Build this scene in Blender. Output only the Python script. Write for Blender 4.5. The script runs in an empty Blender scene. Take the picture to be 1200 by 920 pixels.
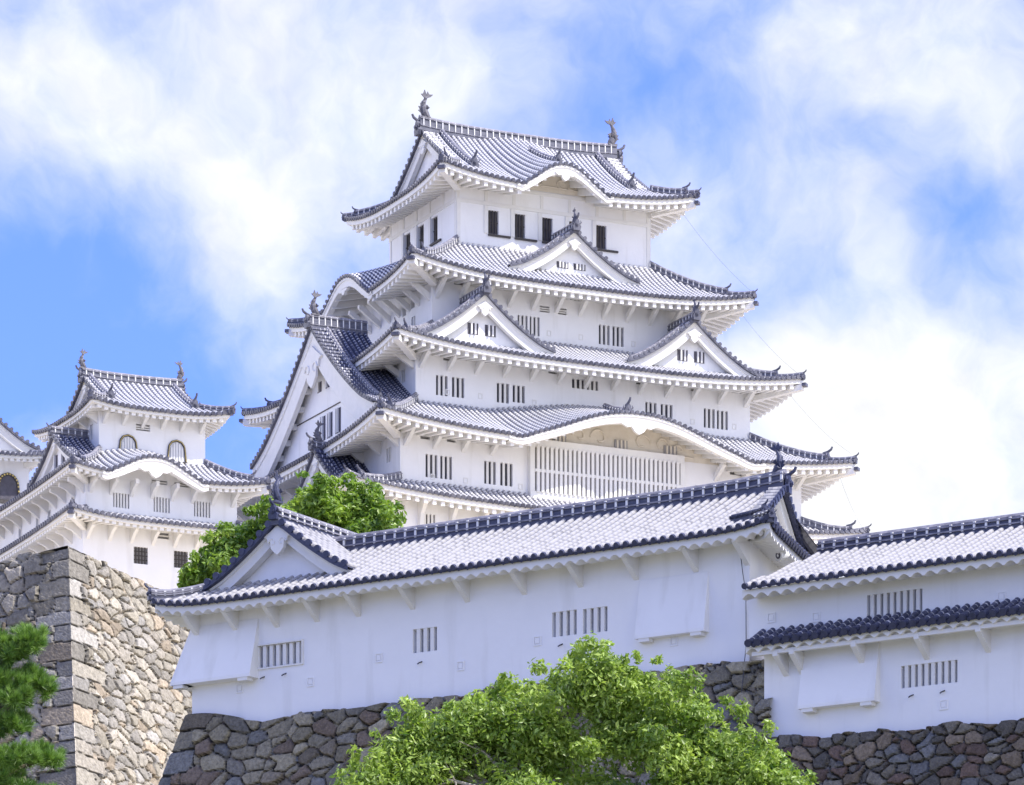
import bpy, math, random
import numpy as np
random.seed(7); RNG = np.random.default_rng(7)
SC = bpy.context.scene; COL = SC.collection
# ------------------------------------------------------------------ camera
cam_d = bpy.data.cameras.new('camera'); cam = bpy.data.objects.new('camera', cam_d); COL.objects.link(cam)
cam.location = (0, 0, 0); cam.rotation_euler = (math.radians(90), 0, 0)
cam_d.sensor_fit = 'HORIZONTAL'; cam_d.sensor_width = 36.0
cam_d.lens = 36.0 * 5934.0 / 1200.0
cam_d.shift_x = 0.0; cam_d.shift_y = (1950.0 - 460.0) / 1200.0
cam_d.clip_start = 1.0; cam_d.clip_end = 9000.0
SC.camera = cam
# ------------------------------------------------------------------ light
SUN_AZ = math.radians(26.0)     # towards the camera's side from the +X axis
SUN_EL = math.radians(53.0)
SUN_DIR = np.array([math.cos(SUN_AZ) * math.cos(SUN_EL), -math.sin(SUN_AZ) * math.cos(SUN_EL), math.sin(SUN_EL)])
sd = bpy.data.lights.new('sun', 'SUN'); so = bpy.data.objects.new('sun', sd); COL.objects.link(so)
sd.energy = 2.45; sd.angle = math.radians(0.6); sd.color = (1.0, 0.955, 0.90)
from mathutils import Vector
so.location = (120, -40, 140)
so.rotation_euler = Vector(tuple(SUN_DIR)).to_track_quat('Z', 'Y').to_euler()
SC.view_settings.view_transform = 'Standard'; SC.view_settings.look = 'None'
SC.view_settings.gamma = 1.0; SC.view_settings.use_curve_mapping = False
SC.view_settings.exposure = 1.3
SC.render.engine = 'CYCLES'

def sky_world():
    w = bpy.data.worlds.new('World'); SC.world = w; w.use_nodes = True
    nt = w.node_tree; nt.nodes.clear(); N = nt.nodes.new; Lk = nt.links.new
    out = N('ShaderNodeOutputWorld'); bg = N('ShaderNodeBackground'); Lk(bg.outputs[0], out.inputs[0])
    sky = N('ShaderNodeTexSky'); sky.sky_type = 'NISHITA'; sky.sun_disc = False
    sky.sun_elevation = SUN_EL; sky.sun_rotation = math.radians(90) + SUN_AZ
    sky.air_density = 1.0; sky.dust_density = 0.6; sky.ozone_density = 3.0
    bg.inputs['Strength'].default_value = 0.085
    tc = N('ShaderNodeTexCoord')
    def math_(op, a, b=None, c=None, clamp=False):
        n = N('ShaderNodeMath'); n.operation = op; n.use_clamp = clamp
        for i, x in enumerate((a, b, c)):
            if x is None: continue
            if isinstance(x, (int, float)): n.inputs[i].default_value = x
            else: Lk(x, n.inputs[i])
        return n.outputs[0]
    def vm(op, a, b):
        n = N('ShaderNodeVectorMath'); n.operation = op
        for i, x in enumerate((a, b)):
            if isinstance(x, tuple): n.inputs[i].default_value = x
            else: Lk(x, n.inputs[i])
        return n
    def noise(vec, scale, detail, rough, dist=0.0):
        n = N('ShaderNodeTexNoise'); n.inputs['Scale'].default_value = scale; n.inputs['Detail'].default_value = detail
        n.inputs['Roughness'].default_value = rough; n.inputs['Distortion'].default_value = dist
        Lk(vec, n.inputs['Vector']); return n
    D = tc.outputs['Generated']
    # domain warp so that the cloud edges are ragged
    wn = noise(D, 16.0, 4.0, 0.6); wv = vm('SUBTRACT', wn.outputs['Color'], (0.5, 0.5, 0.5))
    ws = vm('MULTIPLY', wv.outputs[0], (0.045, 0.045, 0.045)); W = vm('ADD', D, ws.outputs[0]).outputs[0]
    cov = noise(W, 13.0, 6.0, 0.48).outputs['Fac']
    # openings and banks of the cloud cover, placed by compass direction and height
    def blob(px, py, rad, amp):
        d = np.array([(px - 600) / 5934.0, 1.0, (1950 - py) / 5934.0]); d /= np.linalg.norm(d)
        dist = vm('DISTANCE', W, tuple(float(q) for q in d)).outputs['Value']
        g = math_('DIVIDE', dist, rad / 5934.0); g = math_('MULTIPLY', g, g); g = math_('MULTIPLY', g, -1.0)
        g = math_('EXPONENT', g); return math_('MULTIPLY', g, amp)
    acc = math_('MULTIPLY_ADD', cov, 2.3, COVER)
    acc = math_('ADD', acc, math_('MULTIPLY_ADD', noise(W, 42.0, 7.0, 0.58).outputs['Fac'], 1.5, -0.75))
    for b in BLOBS: acc = math_('ADD', acc, blob(*b))
    # unseen bright clouds added to fill the keep's shaded walls: west, and below sun
    def fill_cloud(d, rad, amp):
        d = np.array(d); d /= np.linalg.norm(d)
        g = math_('DIVIDE', vm('DISTANCE', W, tuple(float(q) for q in d)).outputs['Value'], rad); g = math_('MULTIPLY', math_('MULTIPLY', g, g), -1.0)
        return math_('MULTIPLY', math_('EXPONENT', g), amp)
    for d, rad, amp in FILL_CLOUDS: acc = math_('ADD', acc, fill_cloud(d, rad, 2.2))
    mr = N('ShaderNodeMapRange'); mr.interpolation_type = 'SMOOTHSTEP'
    Lk(acc, mr.inputs['Value']); mr.inputs['From Min'].default_value = -0.55; mr.inputs['From Max'].default_value = 1.05
    fine = noise(W, 60.0, 5.0, 0.6).outputs['Fac']
    shade = math_('MULTIPLY_ADD', fine, 0.40, 0.76)
    for d, rad, amp in FILL_CLOUDS: shade = math_('ADD', shade, fill_cloud(d, rad, amp))
    cl = N('ShaderNodeMixRGB'); cl.blend_type = 'MULTIPLY'; cl.inputs[0].default_value = 1.0
    cl.inputs[1].default_value = CLOUD_RGB + (1,)
    cc = N('ShaderNodeCombineColor')
    for i in range(3): Lk(shade, cc.inputs[i])
    Lk(cc.outputs[0], cl.inputs[2])
    tint = N('ShaderNodeMixRGB'); tint.blend_type = 'MULTIPLY'; tint.inputs[0].default_value = 1.0
    Lk(sky.outputs[0], tint.inputs[1]); tint.inputs[2].default_value = SKY_TINT + (1,)
    mx = N('ShaderNodeMixRGB'); Lk(mr.outputs[0], mx.inputs[0]); Lk(tint.outputs[0], mx.inputs[1]); Lk(cl.outputs[0], mx.inputs[2])
    Lk(mx.outputs[0], bg.inputs['Color'])
COVER = -1.25
BLOBS = [  # (px, py, radius, amount): cloud banks and openings by direction
    (600, 400, 900, 0.22),
    (10, 150, 110, 0.30), (300, 120, 150, 0.12), (270, 210, 130, 0.25), (430, 170, 100, 0.15), (420, 300, 90, -0.12), (560, 60, 120, 0.2), (900, 80, 120, 0.2), (1060, 60, 170, 0.6), (1180, 150, 80, 0.2), (1130, 490, 200, 0.6), (920, 430, 130, 0.25), (1000, 560, 150, 0.4),
    (850, 270, 120, 0.3), (960, 250, 70, 0.2), (740, 60, 130, 0.1), (150, 60, 60, -0.25), (50, 330, 120, -0.45), (190, 430, 110, -0.22), (290, 470, 80, -0.35), (110, 460, 120, -0.25), (640, 120, 70, -0.35), (790, 150, 70, -0.35), (700, 90, 60, -0.15),
    (960, 175, 50, -0.4), (1040, 190, 45, -0.35), (1125, 245, 60, -0.5), (970, 330, 55, -0.4), (860, 395, 45, -0.45), (930, 240, 60, 0.25), (1040, 290, 50, 0.2), (900, 10, 50, -0.3), (330, 320, 90, -0.05)]
CLOUD_RGB = (5.3, 5.35, 5.5)
FILL_CLOUDS = [((-0.88, 0.45, 0.26), 0.36, 2.6), ((0.72, -0.62, 0.28), 0.42, 1.0)]  # added fill clouds out of view: direction, radius, extra brightness
SKY_TINT = (0.645, 0.765, 1.62)
sky_world()

# ------------------------------------------------------------------ materials
def new_mat(name):
    m = bpy.data.materials.new(name); m.use_nodes = True
    nt = m.node_tree; b = nt.nodes['Principled BSDF']; return m, nt, b
def ramp(nt, fac, stops):
    r = nt.nodes.new('ShaderNodeValToRGB'); e = r.color_ramp.elements
    e[0].position = stops[0][0]; e[0].color = tuple(stops[0][1]) + (1,)
    e[1].position = stops[-1][0]; e[1].color = tuple(stops[-1][1]) + (1,)
    for p, c in stops[1:-1]:
        q = e.new(p); q.color = tuple(c) + (1,)
    nt.links.new(fac, r.inputs[0]); return r.outputs[0]
def plain(name, c1, c2, scale=1.5, rough=0.7, bump=0.0, bscale=20.0, spec=0.3, stretch=(1, 1, 1), stain=None):
    m, nt, b = new_mat(name)
    tc = nt.nodes.new('ShaderNodeTexCoord'); mp = nt.nodes.new('ShaderNodeMapping'); mp.inputs['Scale'].default_value = stretch
    nt.links.new(tc.outputs['Object'], mp.inputs[0])
    n = nt.nodes.new('ShaderNodeTexNoise'); n.inputs['Scale'].default_value = scale; n.inputs['Detail'].default_value = 6; n.inputs['Roughness'].default_value = 0.6
    nt.links.new(mp.outputs[0], n.inputs['Vector'])
    col = ramp(nt, n.outputs['Fac'], [(0.3, c1), (0.7, c2)])
    if stain:
        n3 = nt.nodes.new('ShaderNodeTexNoise'); n3.inputs['Scale'].default_value = 1.0; n3.inputs['Detail'].default_value = 5
        mp3 = nt.nodes.new('ShaderNodeMapping'); mp3.inputs['Scale'].default_value = (1.6, 1.6, 0.22)
        nt.links.new(tc.outputs['Object'], mp3.inputs[0]); nt.links.new(mp3.outputs[0], n3.inputs['Vector'])
        f = ramp(nt, n3.outputs['Fac'], [(0.56, (0, 0, 0)), (0.8, (0.6, 0.6, 0.6))])
        mxx = nt.nodes.new('ShaderNodeMixRGB'); nt.links.new(f, mxx.inputs[0]); nt.links.new(col, mxx.inputs[1]); mxx.inputs[2].default_value = tuple(stain) + (1,)
        col = mxx.outputs[0]
    nt.links.new(col, b.inputs['Base Color'])
    b.inputs['Roughness'].default_value = rough; b.inputs['Specular IOR Level'].default_value = spec
    if bump:
        n2 = nt.nodes.new('ShaderNodeTexNoise'); n2.inputs['Scale'].default_value = bscale; n2.inputs['Detail'].default_value = 5
        nt.links.new(tc.outputs['Object'], n2.inputs['Vector'])
        bp = nt.nodes.new('ShaderNodeBump'); bp.inputs['Strength'].default_value = bump; bp.inputs['Distance'].default_value = 0.05
        nt.links.new(n2.outputs['Fac'], bp.inputs['Height']); nt.links.new(bp.outputs[0], b.inputs['Normal'])
    return m
def tile_mat(name, frac, pan_plaster, tile=(0.10, 0.105, 0.135), period=0.30, plaster=(0.78, 0.77, 0.76), pan=None):
    """grey clay tile with white lime plaster over the joints of the round cover tiles"""
    m, nt, b = new_mat(name); N = nt.nodes.new; L = nt.links.new
    at = N('ShaderNodeAttribute'); at.attribute_name = 'tile'
    sp = N('ShaderNodeSeparateXYZ'); L(at.outputs['Vector'], sp.inputs[0])
    tc = N('ShaderNodeTexCoord'); nz = N('ShaderNodeTexNoise'); nz.inputs['Scale'].default_value = 3.0; nz.inputs['Detail'].default_value = 5
    L(tc.outputs['Object'], nz.inputs['Vector'])
    nb = N('ShaderNodeTexNoise'); nb.inputs['Scale'].default_value = 0.35; nb.inputs['Detail'].default_value = 3; L(tc.outputs['Object'], nb.inputs['Vector'])
    def mth(op, a, c=None, d=None, clamp=False):
        n = N('ShaderNodeMath'); n.operation = op; n.use_clamp = clamp
        for i, x in enumerate((a, c, d)):
            if x is None: continue
            if isinstance(x, (int, float)): n.inputs[i].default_value = x
            else: L(x, n.inputs[i])
        return n.outputs[0]
    fr = mth('FRACT', mth('DIVIDE', sp.outputs['Y'], period))
    tri = mth('ABSOLUTE', mth('SUBTRACT', fr, 0.5))          # 0 mid-tile .. .5 at the joint
    tri = mth('ADD', tri, mth('MULTIPLY_ADD', nz.outputs['Fac'], 0.22, -0.11))
    tri = mth('ADD', tri, mth('MULTIPLY_ADD', nb.outputs['Fac'], 0.24, -0.12))
    edge = 0.5 - frac * 0.5
    pl = N('ShaderNodeMapRange'); pl.interpolation_type = 'SMOOTHSTEP'; L(tri, pl.inputs[0]); pl.inputs[1].default_value = edge - 0.05; pl.inputs[2].default_value = edge + 0.05
    cov = N('ShaderNodeMapRange'); L(sp.outputs['Z'], cov.inputs[0]); cov.inputs[1].default_value = 0.02; cov.inputs[2].default_value = 0.25
    cov.inputs[3].default_value = pan_plaster; cov.inputs[4].default_value = 1.0
    k = mth('MULTIPLY', pl.outputs[0], cov.outputs[0])
    tcol = ramp(nt, nz.outputs['Fac'], [(0.3, tuple(q * 0.7 for q in tile)), (0.7, tuple(q * 1.4 for q in tile))])
    if pan:
        cv = N('ShaderNodeMapRange'); L(sp.outputs['Z'], cv.inputs[0]); cv.inputs[1].default_value = 0.02; cv.inputs[2].default_value = 0.25
        pm = N('ShaderNodeMixRGB'); L(cv.outputs[0], pm.inputs[0]); pm.inputs[1].default_value = pan + (1,); L(tcol, pm.inputs[2]); tcol = pm.outputs[0]
    mx = N('ShaderNodeMixRGB'); L(k, mx.inputs[0]); L(tcol, mx.inputs[1]); mx.inputs[2].default_value = plaster + (1,)
    L(mx.outputs[0], b.inputs['Base Color']); b.inputs['Roughness'].default_value = 0.55; b.inputs['Specular IOR Level'].default_value = 0.35
    return m
def col_mat(name, rough=0.85, bump=0.5, bscale=9.0, dirt=0.35, spec=0.2):
    m, nt, b = new_mat(name)
    at = nt.nodes.new('ShaderNodeAttribute'); at.attribute_name = 'col'
    tc = nt.nodes.new('ShaderNodeTexCoord'); n = nt.nodes.new('ShaderNodeTexNoise'); n.inputs['Scale'].default_value = bscale; n.inputs['Detail'].default_value = 8; n.inputs['Roughness'].default_value = 0.65
    nt.links.new(tc.outputs['Object'], n.inputs['Vector'])
    f = ramp(nt, n.outputs['Fac'], [(0.3, (1 - dirt,) * 3), (0.7, (1 + dirt,) * 3)])
    mx = nt.nodes.new('ShaderNodeMixRGB'); mx.blend_type = 'MULTIPLY'; mx.inputs[0].default_value = 1
    nt.links.new(at.outputs['Color'], mx.inputs[1]); nt.links.new(f, mx.inputs[2]); nt.links.new(mx.outputs[0], b.inputs['Base Color'])
    b.inputs['Roughness'].default_value = rough; b.inputs['Specular IOR Level'].default_value = spec
    bp = nt.nodes.new('ShaderNodeBump'); bp.inputs['Strength'].default_value = bump; bp.inputs['Distance'].default_value = 0.06
    nt.links.new(n.outputs['Fac'], bp.inputs['Height']); nt.links.new(bp.outputs[0], b.inputs['Normal'])
    return m
def leaf_mat(name, trans=0.35):
    m, nt, b = new_mat(name)
    at = nt.nodes.new('ShaderNodeAttribute'); at.attribute_name = 'col'
    nt.links.new(at.outputs['Color'], b.inputs['Base Color']); b.inputs['Roughness'].default_value = 0.42; b.inputs['Specular IOR Level'].default_value = 0.5
    tr = nt.nodes.new('ShaderNodeBsdfTranslucent'); hs = nt.nodes.new('ShaderNodeHueSaturation'); hs.inputs['Value'].default_value = 1.7; hs.inputs['Saturation'].default_value = 1.1
    nt.links.new(at.outputs['Color'], hs.inputs['Color']); nt.links.new(hs.outputs[0], tr.inputs[0])
    mx = nt.nodes.new('ShaderNodeMixShader'); mx.inputs[0].default_value = trans
    out = nt.nodes['Material Output']; nt.links.new(b.outputs[0], mx.inputs[1]); nt.links.new(tr.outputs[0], mx.inputs[2]); nt.links.new(mx.outputs[0], out.inputs[0])
    return m
WHITE = plain('white_plaster', (0.83, 0.825, 0.82), (0.87, 0.865, 0.86), 0.8, 0.8, 0.12, 6.0, 0.2, stain=(0.66, 0.65, 0.62))
TRIM = plain('white_trim', (0.75, 0.74, 0.71), (0.81, 0.795, 0.76), 2.0, 0.8, 0.1, 8.0, 0.2)
CREAM = plain('cream_carving', (0.66, 0.60, 0.50), (0.74, 0.69, 0.60), 2.0, 0.8, 0.2, 8.0, 0.2)
DARK = plain('dark_interior', (0.08, 0.075, 0.088), (0.13, 0.125, 0.145), 2.0, 0.9)
PALE_BOARD = plain('pale_shutter_board', (0.56, 0.56, 0.57), (0.64, 0.64, 0.65), 2.0, 0.8)
SLAT = plain('grey_shutter_board', (0.30, 0.29, 0.29), (0.38, 0.37, 0.37), 2.0, 0.8)
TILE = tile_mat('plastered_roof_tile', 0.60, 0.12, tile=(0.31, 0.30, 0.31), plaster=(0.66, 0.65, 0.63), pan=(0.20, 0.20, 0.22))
TILE_HALF_SHADE = tile_mat('half_shade_roof_tile', 0.45, 0.12, tile=(0.08, 0.085, 0.13))  # left-facing skirt roofs: part of their shade is put into the tile colour
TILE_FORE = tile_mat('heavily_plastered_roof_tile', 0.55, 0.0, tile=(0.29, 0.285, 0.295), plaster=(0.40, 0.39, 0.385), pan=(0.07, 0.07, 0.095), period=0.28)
TILE_NAVY_SHADE = tile_mat('navy_shade_roof_tile', 0.10, 0.0, tile=(0.06, 0.065, 0.11), pan=(0.03, 0.033, 0.06))  # navy tile; on the west roofs the keep's shade is mixed into the colour
CAP = plain('dark_end_tile', (0.028, 0.033, 0.066), (0.06, 0.066, 0.12), 6.0, 0.5, 0.2, 30.0, 0.4)
RIDGE = plain('dark_ridge_tile', (0.05, 0.055, 0.095), (0.11, 0.115, 0.16), 3.0, 0.55, 0.2, 25.0, 0.35, stretch=(1, 1, 6))
CAP_FORE, RIDGE_FORE = CAP, RIDGE
CAP = plain('grey_end_tile', (0.05, 0.054, 0.085), (0.17, 0.17, 0.20), 1.5, 0.55, 0.2, 30.0, 0.35)
RIDGE = plain('grey_ridge_course', (0.07, 0.075, 0.11), (0.19, 0.19, 0.22), 1.5, 0.55, 0.2, 25.0, 0.35, stretch=(1, 1, 6))
RIDGETOP = plain('grey_ridge_tile', (0.13, 0.13, 0.16), (0.34, 0.33, 0.36), 4.0, 0.6, 0.2, 25.0, 0.3)
BRONZE = plain('weathered_roof_ornament', (0.10, 0.10, 0.12), (0.22, 0.21, 0.22), 5.0, 0.6, 0.3, 20.0, 0.3)
WOOD = plain('dark_wood', (0.05, 0.045, 0.045), (0.09, 0.08, 0.075), 4.0, 0.7)
METAL = plain('dark_metal', (0.06, 0.06, 0.07), (0.10, 0.10, 0.11), 4.0, 0.5)
GOLD = plain('gilded_metal', (0.55, 0.42, 0.12), (0.7, 0.55, 0.2), 4.0, 0.4)
BARK = plain('bark', (0.10, 0.075, 0.055), (0.20, 0.16, 0.12), 6.0, 0.9, 0.6, 14.0, 0.1, stretch=(1, 1, 0.3))
TWIG = plain('pale_bark', (0.30, 0.27, 0.23), (0.42, 0.39, 0.34), 6.0, 0.9, 0.5, 14.0, 0.1)
STONE = col_mat('stone_block', 0.9, 0.8, 5.0, 0.38)
STONE_FINE = col_mat('rough_stone', 0.88, 0.8, 9.0, 0.40)
LEAF = leaf_mat('leaf', 0.32)
NEEDLE = leaf_mat('pine_needle', 0.15)
GRASS = plain('grassy_gravel_slope', (0.15, 0.15, 0.10), (0.25, 0.23, 0.17), 0.3, 0.95, 0.5, 2.0, 0.1, stain=(0.10, 0.13, 0.05))
GRAVEL = plain('pale_gravel', (0.62, 0.54, 0.40), (0.70, 0.62, 0.48), 0.4, 0.95, 0.4, 3.0, 0.1)

# ------------------------------------------------------------------ mesh helpers
class MB:
    def __init__(s): s.v = []; s.n = 0; s.f = []; s.m = []; s.t = []; s.ht = False
    def add(s, V, F, mat=0, t=None):
        V = np.asarray(V, float).reshape(-1, 3); k = s.n
        s.v.append(V); s.n += len(V)
        if isinstance(F, np.ndarray): s.f.extend((F + k).tolist())
        else: s.f.extend([[i + k for i in f] for f in F])
        s.m.extend([mat] * len(F))
        if t is None: s.t.append(np.zeros((len(V), 3)))
        else: s.t.append(np.asarray(t, float).reshape(-1, 3)); s.ht = True
    def grid(s, P, mat=0, t=None):
        n, m = P.shape[:2]
        i = np.arange(n * m).reshape(n, m)
        F = np.stack([i[:-1, :-1], i[1:, :-1], i[1:, 1:], i[:-1, 1:]], -1).reshape(-1, 4)
        s.add(P.reshape(-1, 3), F, mat, t)
    def build(s, name, mats, parent=None, smooth=False, attr='tile', color=False):
        me = bpy.data.meshes.new(name)
        V = np.concatenate(s.v) if s.v else np.zeros((0, 3))
        me.from_pydata(V.tolist(), [], s.f)
        for m in (mats if isinstance(mats, (list, tuple)) else [mats]): me.materials.append(m)
        if len(s.m): me.polygons.foreach_set('material_index', np.array(s.m, dtype=np.int32))
        if s.ht:
            T = np.concatenate(s.t)
            if color:
                a = me.attributes.new('col', 'FLOAT_COLOR', 'POINT'); a.data.foreach_set('color', np.concatenate([T, np.ones((len(T), 1))], 1).ravel())
            else:
                a = me.attributes.new(attr, 'FLOAT_VECTOR', 'POINT'); a.data.foreach_set('vector', T.ravel())
        if smooth: me.polygons.foreach_set('use_smooth', np.ones(len(me.polygons), dtype=bool))
        me.update()
        o = bpy.data.objects.new(name, me); COL.objects.link(o)
        if parent is not None: o.parent = parent
        return o
def v3(*a): return np.array(a, float)
def box(mb, x0, x1, y0, y1, z0, z1, mat=0):
    V = [(x, y, z) for z in (z0, z1) for x, y in ((x0, y0), (x1, y0), (x1, y1), (x0, y1))]
    mb.add(V, [(0, 3, 2, 1), (4, 5, 6, 7), (0, 1, 5, 4), (1, 2, 6, 5), (2, 3, 7, 6), (3, 0, 4, 7)], mat)
def obox(mb, P, A, B, C, mat=0):
    """box with corner P and edge vectors A, B, C"""
    P, A, B, C = (np.asarray(q, float) for q in (P, A, B, C))
    V = [P, P + A, P + A + B, P + B, P + C, P + A + C, P + A + B + C, P + B + C]
    mb.add(V, [(0, 3, 2, 1), (4, 5, 6, 7), (0, 1, 5, 4), (1, 2, 6, 5), (2, 3, 7, 6), (3, 0, 4, 7)], mat)
def prism(mb, pts, vec, mat=0):
    P = np.asarray(pts, float); n = len(P); V = np.concatenate([P, P + np.asarray(vec, float)])
    mb.add(V, [list(range(n))[::-1], list(range(n, 2 * n))] + [(i, (i + 1) % n, n + (i + 1) % n, n + i) for i in range(n)], mat)
def sweep(mb, pts, section, mat=0, caps=True, side=None):
    """rectangular-ish section [(offset to the side, up)] swept along a 3-D path, vertical stays vertical"""
    P = np.asarray(pts, float); T = np.gradient(P, axis=0); S = np.stack([T[:, 1], -T[:, 0], 0 * T[:, 0]], 1)
    S /= np.linalg.norm(S, axis=1)[:, None] + 1e-9
    if side is not None: S = np.repeat(np.array([side], float), len(P), 0)
    sec = np.asarray(section, float); k = len(sec)
    G = P[:, None, :] + S[:, None, :] * sec[None, :, 0:1] + np.array([0, 0, 1.0]) * sec[None, :, 1:2]
    n = len(P); i = np.arange(n * k).reshape(n, k); j = np.roll(i, -1, 1)
    F = np.stack([i[:-1], i[1:], j[1:], j[:-1]], -1).reshape(-1, 4).tolist()
    if caps: F += [i[0].tolist()[::-1], i[-1].tolist()]
    mb.add(G.reshape(-1, 3), F, mat)
def tube(mb, pts, rad, mat=0, k=8):
    P = np.asarray(pts, float); n = len(P); R = np.ones(n) * np.asarray(rad, float)
    T = np.gradient(P, axis=0); T /= np.linalg.norm(T, axis=1)[:, None] + 1e-9
    up = np.array([0.31, 0.17, 0.93]); X = np.cross(T, up); X /= np.linalg.norm(X, axis=1)[:, None] + 1e-9; Y = np.cross(T, X)
    a = np.linspace(0, 2 * np.pi, k, endpoint=False)
    G = P[:, None] + R[:, None, None] * (X[:, None] * np.cos(a)[None, :, None] + Y[:, None] * np.sin(a)[None, :, None])
    i = np.arange(n * k).reshape(n, k); j = np.roll(i, -1, 1)
    F = np.stack([i[:-1], i[1:], j[1:], j[:-1]], -1).reshape(-1, 4).tolist() + [i[0].tolist()[::-1], i[-1].tolist()]
    mb.add(G.reshape(-1, 3), F, mat)
def thing(name, label, cat, loc=(0, 0, 0), rz=0.0, group=None):
    o = bpy.data.objects.new(name, None); COL.objects.link(o); o.empty_display_size = 0.5
    o.location = loc; o.rotation_euler = (0, 0, rz); o['label'] = label; o['category'] = cat
    if group: o['group'] = group
    return o
def tag(o, label=None, cat=None, group=None, kind=None):
    for k, x in (('label', label), ('category', cat), ('group', group), ('kind', kind)):
        if x: o[k] = x
    return o

# ------------------------------------------------------------------ roofs
class Side:
    """one side of a hipped roof: O eave's left end seen from outside, A along the eave, B inwards, L its length"""
    def __init__(s, O, A, B, L, ez, run, rise, over, up=0.85, upp=3.2, kara=None, adjL=None, adjR=None, c=0.28, kdec=0.6):
        s.O = np.array(O, float); s.A = np.array(A, float); s.B = np.array(B, float); s.L = L; s.ez = ez; s.run = run; s.rise = rise; s.over = over
        s.up_ = up; s.upp = upp; s.kara = kara; s.kL = run / (adjL or run); s.kR = run / (adjR or run); s.c = c; s.kdec = kdec
    def up(s, a): return s.up_ * np.abs(2 * np.clip(a / s.L, 0, 1) - 1) ** s.upp
    def K(s, a):
        a = np.asarray(a, float)
        if not s.kara: return 0 * a
        c, hw, h = s.kara; d = np.clip(np.abs(a - c) / hw, 0, 1)
        return h * (0.5 + 0.5 * np.cos(np.pi * d ** 1.12)) - 0.10 * h * np.exp(-((d - 0.93) / 0.10) ** 2)
    def E(s, a): return s.ez + s.up(a) + s.K(a)
    def prof(s, t): return s.rise * ((1 - s.c) * t + s.c * t * t)
    def z(s, a, b):
        t = b / s.run; return s.ez + s.up(a) * np.clip(1 - t, 0, 1) ** 2 + s.K(a) * (1 - s.kdec * np.clip(t, 0, 1)) + s.prof(t)
    def xy(s, a, b): return s.O[0] + a * s.A[0] + b * s.B[0], s.O[1] + a * s.A[1] + b * s.B[1]
    def S(s, a, b):
        a = np.asarray(a, float); b = np.asarray(b, float); a, b = np.broadcast_arrays(a, b)
        x, y = s.xy(a, b); return np.stack([x, y, s.z(a, b)], -1)
    def P(s, a, b, z): x, y = s.xy(a, b); return v3(x, y, z)
    def bmax(s, a): return np.minimum(s.run, np.minimum(np.clip(a, 0, None) * s.kL, np.clip(s.L - a, 0, None) * s.kR))
    def hip(s, which, n=10, t0=0.03, t1=1.0, lift=0.05):
        t = np.linspace(t0, t1, n)
        b = t * s.run
        a = b / s.kL if which == 'L' else s.L - b / s.kR
        Q = s.S(a, b); Q[:, 2] += lift; return Q
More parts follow.
